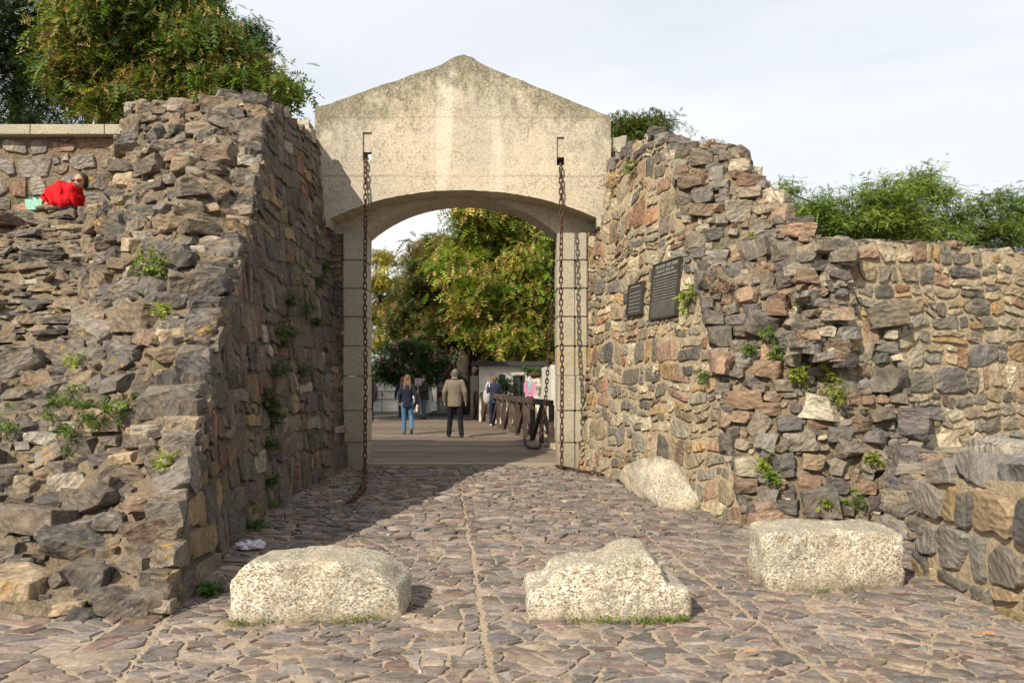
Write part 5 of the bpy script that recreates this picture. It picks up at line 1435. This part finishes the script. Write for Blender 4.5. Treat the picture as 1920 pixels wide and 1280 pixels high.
# litter and fallen leaves
v = []; c = GR(470, 1034)
bm = bmesh.new(); bmesh.ops.create_icosphere(bm, subdivisions=4, radius=1)
for q in bm.verts:
    p = q.co.copy(); q.co = Vector((p.x * .13, p.y * .1, max(p.z, -.2) * .05 + .02)) * (1 + .4 * noise.noise(p * 2)) + noise.noise_vector(p * 3.5) * .022 + Vector(c) + Vector((0, 0, .035))
bm.verts.index_update(); V = [q.co[:] for q in bm.verts]; f = [tuple(a.index for a in q.verts) for q in bm.faces]; bm.free()
tag(obj('plastic_bag', V, f, M['any'], None, (.52, .49, .54), 40), 'crumpled whitish plastic bag behind the left granite boulder', 'litter')
for px, py, lb in ((1405, 1238, 'small orange fallen leaf on the paving below the middle of the right half'), (1853, 1203, 'orange fallen leaf on the sandy paving near the low wall')):
    c = GR(px, py) + np.array((0, 0, .05)); a = .035
    tag(obj('fallen_leaf', [tuple(c + np.array(q)) for q in ((-a * 1.2, 0, .0), (-a * .4, -a * .45, .012), (a * .6, -a * .35, .006), (a * 1.3, .01, .014), (a * .5, a * .5, .0), (-a * .5, a * .4, .01), (0, 0, .02))], [(0, 1, 6), (1, 2, 6), (2, 3, 6), (3, 4, 6), (4, 5, 6), (5, 0, 6)], M['any'], None, (.50, .19, .05)), lb, 'leaf')

# ------------------------------------------------------------------ people
def remesh(name, mb, mat, parent, vox, col, sm=6):
    v = np.vstack(mb.v); o = obj(name, v, mb.f, mat, parent, col)
    m = o.modifiers.new('r', 'REMESH'); m.mode = 'VOXEL'; m.voxel_size = vox
    s = o.modifiers.new('s', 'SMOOTH'); s.factor = .5; s.iterations = sm
    dg = bpy.context.evaluated_depsgraph_get(); me = bpy.data.meshes.new_from_object(o.evaluated_get(dg))
    o.modifiers.clear()
    me.materials.clear(); me.materials.append(mat)
    for a in list(me.color_attributes): me.color_attributes.remove(a)
    a = me.color_attributes.new('tint', 'FLOAT_COLOR', 'POINT'); n = len(me.vertices)
    a.data.foreach_set('color', np.tile(np.array((*col[:3], .5), dtype=np.float32), n)); me.shade_smooth()
    old = o.data; o.data = me; bpy.data.meshes.remove(old); return o
def cap(mb, a, b, ra, rb, n=12, fl=1.0):
    a, b = Vector(a), Vector(b); d = b - a; m = 7
    pts = [a.lerp(b, i / (m - 1)) for i in range(m)]
    mb.tube(pts, [ra + (rb - ra) * i / (m - 1) for i in range(m)], n); mb.ball(a, ra, n, 8); mb.ball(b, rb, n, 8)
def person(loc, H, face, label, top, bottom, hair, shoe, sex='m', stride=.12, hairlen=0, coat=.0, arms=None, turn=0, lean=0, vox=.016, headcol=None, bent=0, wide=0):
    """face: heading in radians, 0 = away from the viewer (+y)"""
    T = thing('person', loc, label, 'person'); k = H / 1.75
    Rm = Matrix.Rotation(face, 3, 'Z')
    def W(p): q = Rm @ (Vector(p) * k); return (q.x + loc[0], q.y + loc[1], q.z + loc[2])
    sw = .195 if sex == 'm' else .165; hw = .095
    ft = {-1: Vector((-.11 - wide, stride, .08)), 1: Vector((.12 + wide, -stride, .08 + bent * .12))}
    hip = {s: Vector((s * hw, 0, .90)) for s in (-1, 1)}; sh = {s: Vector((s * sw, lean * .05, 1.43)) for s in (-1, 1)}
    kn = {s: (hip[s] + ft[s]) / 2 + Vector((0, .05 + (.06 * bent if s > 0 else 0), 0)) for s in (-1, 1)}
    arms = arms or {-1: [(-.27, -.03, 1.15), (-.29, .05, .90)], 1: [(.27, -.03, 1.15), (.29, .05, .90)]}
    el = {s: Vector(arms[s][0]) for s in (-1, 1)}; ha = {s: Vector(arms[s][1]) for s in (-1, 1)}
    def torso(mb, g):
        f_ = .88 if sex == 'f' else 1.0; vs = []; fs = []; nn = 20
        prof = ((.84, .10, .07), (.88, .15, .11), (.94, .163, .118), (1.02, .155, .113), (1.1, .148, .108), (1.2, .16, .113), (1.3, .178, .12), (1.38, .185, .115), (1.44, .15, .095), (1.48, .09, .07), (1.50, .05, .045))
        if g > 0: prof = ((.80 - coat, .05, .04), (.80 - coat, .160, .120), (.86, .164, .121)) + prof[2:]
        for z, rx, ry in prof:
            for i in range(nn):
                a = 2 * math.pi * i / nn; wr = 1 + (.035 * noise.noise(Vector((math.cos(a) * 2, math.sin(a) * 2, z * 14))) if g > 0 else 0)
                vs.append(W((math.cos(a) * (rx * f_ + g) * wr, math.sin(a) * (ry + g) * wr, z)))
        for j_ in range(len(prof) - 1):
            for i in range(nn): fs.append((j_ * nn + i, j_ * nn + (i + 1) % nn, (j_ + 1) * nn + (i + 1) % nn, (j_ + 1) * nn + i))
        fs += [tuple(range(nn))[::-1], tuple((len(prof) - 1) * nn + i for i in range(nn))]
        mb.add(vs, fs)
    b = MB(); torso(b, -.008); cap(b, W((0, 0, 1.42)), W((0, .01, 1.55)), .055 * k, .05 * k)
    hc = Vector((0, .02, 1.635)); Rt = Matrix.Rotation(turn, 3, 'Z')
    def HW(p): return W(hc + Rt @ Vector(p))
    b.ball(W(hc), (.080 * k, .096 * k, .116 * k), 16, 12); b.ball(HW((0, .03, -.06)), (.055 * k, .06 * k, .055 * k), 12, 8)
    cap(b, HW((0, .085, .01)), HW((0, .105, -.03)), .012 * k, .016 * k, 8)
    b.ball(HW((0, .088, -.06)), (.026 * k, .012 * k, .012 * k), 8, 6)
    for s in (-1, 1): b.ball(HW((s * .078, 0, -.01)), (.014 * k, .02 * k, .032 * k), 8, 6)
    for s in (-1, 1):
        cap(b, W(sh[s]), W(el[s]), .045 * k, .038 * k); cap(b, W(el[s]), W(ha[s]), .036 * k, .026 * k)
        d = (ha[s] - el[s]).normalized(); side = Vector((0, 1, 0)) if abs(d.y) < .8 else Vector((1, 0, 0))
        pc = ha[s] + d * .05; b.ball(W(pc), (.024 * k, .04 * k, .045 * k), 10, 8)
        for i in range(4):
            r0 = ha[s] + d * .085 + side * (.03 - .02 * i); cap(b, W(r0), W(r0 + d * (.062 - abs(i - 1.3) * .01) + Vector((-s * .012, 0, 0))), .0095 * k, .008 * k, 6)
        cap(b, W(ha[s] + d * .03 + side * .035), W(ha[s] + d * .08 + side * .062), .011 * k, .009 * k, 6)
        cap(b, W(hip[s]), W(kn[s]), .072 * k, .05 * k); cap(b, W(kn[s]), W(ft[s]), .048 * k, .034 * k); cap(b, W(ft[s]), W(ft[s] + Vector((0, .12, -.04))), .034 * k, .028 * k)
    remesh('body', b, M['skin'], T, .011, (1, 1, 1), 3)
    j = MB(); g = .022 + coat; torso(j, g)
    cap(j, W((0, 0, 1.44)), W((0, .0, 1.52)), .085 * k, .068 * k)
    for s in (-1, 1): cap(j, W(sh[s] - Vector((s * .02, 0, .01))), W(el[s]), (.060 + g * .6) * k, (.050 + g * .5) * k); cap(j, W(el[s]), W(el[s].lerp(ha[s], .96)), (.048 + g * .5) * k, (.04 + g * .3) * k)
    remesh('jacket', j, M['cloth'], T, vox, top, 4)
    t = MB(); t.ball(W((0, 0, .92)), (.165 * k, .125 * k, .11 * k), 16, 8)
    for s in (-1, 1): cap(t, W(hip[s]), W(kn[s]), .102 * k, .075 * k); cap(t, W(kn[s]), W(ft[s] + Vector((0, 0, .0))), .073 * k, .066 * k)
    remesh('trousers', t, M['cloth'], T, vox, bottom, 4)
    for s in (-1, 1):
        m = MB(); f0 = ft[s] - Vector((0, .03, .035)); tilt = bent * .8 if s > 0 else 0
        dr = Vector((0, math.cos(tilt), -math.sin(tilt))); cap(m, W(f0), W(f0 + dr * .15), .045 * k, .04 * k); cap(m, W(f0 + dr * .1), W(f0 + dr * .2), .042 * k, .03 * k)
        remesh('shoe', m, M['cloth'], T, .012, shoe, 2)
    h = MB(); h.ball(HW((0, -.012, .025)), (.094 * k, .101 * k, .108 * k), 16, 12)
    if hairlen:
        for i in range(7):
            a = (i - 3) / 3; cap(h, HW((a * .07, -.05, .02)), W((a * .10 + .01 * math.sin(i * 3), -.115, 1.62 - hairlen * (1 - .25 * abs(a)))), .034 * k, .02 * k, 8)
    else: h.ball(HW((0, -.03, -.03)), (.078 * k, .07 * k, .085 * k), 14, 8)
    o = remesh('hair', h, M['hair'], T, .012, hair, 2)
    return T, W
def at(px, py): p = GR(px, py); return (p[0], p[1], .06 if p[1] < 32.7 else .005)
SH_D = (.02, .017, .015)
a_, W_ = person(at(764, 818), 1.66, R(4), 'woman walking away with long light brown hair, navy quilted jacket and blue jeans', (.012, .014, .028), (.07, .14, .24), (.17, .10, .05), (.10, .07, .05), 'f', .10, .36, bent=.9, arms={-1: [(-.24, -.05, 1.15), (-.22, -.02, .95)], 1: [(.24, -.04, 1.16), (.30, .02, .90)]})
person(at(755, 790), 1.60, R(8), 'woman in dark clothes mostly hidden behind the long-haired woman in the quilted jacket', (.014, .015, .02), (.02, .03, .05), (.22, .14, .07), (.5, .5, .5), 'f', .06, .26)
T, W_ = person(at(796, 788), 1.66, R(118), 'person in a dark olive padded coat and winter hat, facing left, hands clasped', (.032, .028, .02), (.07, .11, .15), (.045, .028, .02), (.06, .06, .07), 'm', .05, coat=.025, arms={-1: [(-.23, .05, 1.17), (-.06, .21, 1.10)], 1: [(.23, .05, 1.17), (.06, .21, 1.10)]})
MB().tube([W_((-.07, .07, 1.66)), W_((-.08, .09, 1.56)), W_((-.03, .13, 1.46)), W_((-.02, .16, 1.34))], .014, 6, (.5, .42, .3)).build('hat_cord', M['cloth'], T)
c = np.array(at(812, 780)) + np.array((0, .1, .42))
bg = thing('carrier_bag', c, 'white plastic carrier bag beside the person in the padded coat', 'bag'); flat_cloth([(-.15, -.2), (.16, -.18), (.04, .2), (-.06, .2)], c, .04, (.75, .75, .75), 'bag_body', bg, .3)
MB().tube([(c[0], c[1], c[2] + .18), (c[0] - .03, c[1], c[2] + .42)], .008, 5, (.7, .7, .7)).build('strap', M['any'], bg)
T, W_ = person(at(853, 824), 1.80, R(-2), 'grey-haired man walking away in a taupe jacket and black trousers', (.155, .125, .092), (.006, .006, .008), (.17, .145, .115), SH_D, 'm', .10, coat=.008, wide=.06, turn=R(18), arms={-1: [(-.265, -.05, 1.17), (-.27, .03, .93)], 1: [(.265, -.04, 1.17), (.275, .04, .92)]})
MB().tube([W_((-.07, -.02, 1.49)), W_((-.045, -.09, 1.53)), W_((.045, -.09, 1.53)), W_((.07, -.02, 1.49)), W_((.04, .05, 1.47)), W_((-.04, .05, 1.47)), W_((-.07, -.02, 1.49))], .025, 8, (.28, .22, .16)).build('collar', M['cloth'], T, 180)
T, W_ = person(at(927, 802), 1.64, R(12), 'woman walking away in a navy top and trousers with short golden hair', (.018, .023, .045), (.012, .018, .036), (.17, .105, .05), (.6, .6, .58), 'f', .07, bent=1.0, arms={-1: [(-.25, .0, 1.17), (-.24, .1, .98)], 1: [(.24, .02, 1.17), (.25, .12, 1.02)]})
c = np.array(at(913, 802)); c[2] = 1.02
bg = thing('shoulder_bag', c, 'pale grey shoulder bag with white straps on the navy-clad woman', 'bag')
b = MB(); b.ball((c[0], c[1] - .02, c[2]), (.13, .09, .24), 14, 10); remesh('bag_body', b, M['cloth'], bg, .015, (.36, .33, .31), 3)
MB().tube([(c[0] - .08, c[1], c[2] + .18), (c[0] + .03, c[1] - .06, c[2] + .48), (c[0] + .08, c[1] - .1, c[2] + .46), (c[0] + .08, c[1] - .05, c[2] + .1)], .018, 6, (.7, .7, .7)).build('strap', M['any'], bg, 180)
person(at(691, 794), 1.65, R(20), 'person in dark clothes half hidden behind the left pillar', (.03, .02, .02), (.015, .013, .015), (.06, .035, .02), (.16, .08, .06), 'f', .12, .2, coat=.02)

# seated person in red on the ledge
yS = 13.45; k = yS / F
o0 = P3(118, 398, yS); o0[2] = 4.34
T = thing('person', tuple(o0), 'person in sunglasses wrapped in a bright red shawl, sitting hunched on the left ledge', 'person')
def Q(px, py, dy=0): p = P3(px, py, yS); p[1] += dy; return tuple(p)
b = MB(); hd_ = Q(150, 340); b.ball(hd_, (.095, .10, .125), 16, 12); b.ball(Q(148, 346, -.04), (.06, .06, .06), 12, 8)
cap(b, Q(146, 344, -.095), Q(145.5, 347, -.115), .012, .015, 8); b.ball(Q(146, 350, -.09), (.03, .014, .012), 8, 6)
for s in (-1, 1): b.ball((hd_[0] + s * .095, hd_[1] + .01, hd_[2] - .01), (.014, .022, .035), 8, 6)
cap(b, hd_, Q(143, 354, .02), .055, .055); cap(b, Q(139, 358), Q(135, 385), .09, .10)
for s, dy in ((-1, -.1), (1, .1)):
    cap(b, Q(138, 388, dy), Q(108, 366, dy), .08, .06); cap(b, Q(108, 366, dy), Q(100 + 6 * s, 392, dy - .05), .055, .04)
    cap(b, Q(136, 358, dy * 1.2), Q(124, 372, dy), .045, .04); cap(b, Q(124, 372, dy), Q(116, 374, dy * .4), .036, .028)
    hp = Q(114, 374, dy * .3); b.ball(hp, (.04, .03, .045), 10, 8)
    for i in range(4): cap(b, (hp[0] - .02, hp[1] - .01, hp[2] + .03 - i * .02), (hp[0] - .085 + abs(i - 1.3) * .01, hp[1] - .02, hp[2] + .02 - i * .02), .010, .008, 6)
    cap(b, (hp[0], hp[1], hp[2] + .03), (hp[0] - .045, hp[1] - .02, hp[2] + .06), .011, .009, 6)
remesh('body', b, M['skin'], T, .012, (1, 1, 1), 3)
j = MB()
for p0, p1, r0, r1 in (((139, 360, 0), (121, 353, 0), .13, .105), ((121, 355, -.08), (98, 372, -.14), .11, .09), ((121, 355, .10), (98, 373, .12), .11, .09), ((95, 377, -.12), (95, 380, .10), .08, .08),
                       ((98, 377, -.13), (132, 382, -.15), .09, .12), ((137, 361, -.13), (142, 391, -.12), .09, .06), ((139, 359, .10), (142, 390, .12), .10, .07), ((112, 368, -.02), (131, 372, -.04), .20, .19), ((142, 358, -.05), (144.5, 395, -.08), .06, .045), ((104, 372, -.04), (106, 380, -.05), .15, .13), ((126, 362, -.1), (128, 378, -.12), .14, .13)):
    cap(j, Q(*p0), Q(*p1), r0, r1, 14)
sh_ = remesh('shawl', j, M['cloth'], T, .016, (.60, .006, .010), 8)
for v in sh_.data.vertices:                                                     # cloth folds
    w = math.sin((v.co.x * 34 + v.co.z * 10) + 2 * noise.noise(Vector(v.co) * 6)); v.co += v.normal * (.026 * w + .018 * noise.noise(Vector(v.co) * 9))
t = MB()
for dy in (-.1, .1): cap(t, Q(138, 390, dy), Q(112, 372, dy), .095, .07); cap(t, Q(112, 372, dy), Q(112, 388, dy - .04), .065, .055)
cap(t, Q(126, 392, -.16), Q(142, 396, -.1), .07, .08)
remesh('trousers', t, M['cloth'], T, .018, (.035, .05, .085), 3)
for px in (94, 112):
    m = MB(); cap(m, Q(px + 4, 390, -.14), Q(px - 3, 394.5, -.2), .055, .045); cap(m, Q(px + 3, 393, -.16), Q(px - 8, 395.5, -.24), .045, .038)
    remesh('shoe', m, M['cloth'], T, .012, (.20, .15, .09), 2)
h = MB(); h.ball((hd_[0] + .015, hd_[1] + .03, hd_[2] + .03), (.105, .105, .115), 16, 12); h.ball((hd_[0] + .06, hd_[1] + .03, hd_[2] - .02), (.06, .08, .09), 12, 8)
remesh('hair', h, M['hair'], T, .014, (.05, .03, .022), 2)
g_ = MB()
for s in (-1, 1): g_.ball((hd_[0] - .02 + s * .042, hd_[1] - .098, hd_[2] - .005), (.036, .014, .026), 10, 8, (.01, .01, .012))
g_.bar((hd_[0] - .11, hd_[1] - .085, hd_[2] + .012), (hd_[0] + .075, hd_[1] - .085, hd_[2] + .012), .01, col=(.01, .01, .012)); g_.build('sunglasses', M['glass'], T, 180)
c = Q(72, 385, -.05); bg = thing('tote_bag', c, 'mint green open bag at the feet of the person in red', 'bag')
mint = (.30, .55, .45)
v = [(-.10, -.1, -.10), (.12, -.1, -.10), (.16, -.12, .06), (-.13, -.12, .06), (-.10, .1, -.10), (.12, .1, -.10), (.16, .12, .12), (-.15, .12, .14)]
v = [(c[0] + a, c[1] + b_, c[2] + d) for a, b_, d in v]; vi = [(c[0] + (x - c[0]) * .88, c[1] + (y - c[1]) * .88, z + (.0 if z > c[2] else .02)) for x, y, z in v]
f = [(0, 1, 2, 3), (4, 7, 6, 5), (0, 3, 7, 4), (1, 5, 6, 2), (0, 4, 5, 1)]; f2 = [tuple(i + 8 for i in q[::-1]) for q in f] + [(3, 2, 10, 11), (2, 6, 14, 10), (6, 7, 15, 14), (7, 3, 11, 15)]
obj('bag_body', v + vi, f + f2, M['cloth'], bg, mint)
MB().tube([(c[0] - .12, c[1] - .1, c[2] + .06), (c[0] - .14, c[1] - .05, c[2] + .17), (c[0] - .02, c[1] - .05, c[2] + .13), (c[0] + .1, c[1] - .1, c[2] + .06)], .012, 6, (.02, .05, .05)).build('strap', M['cloth'], bg)
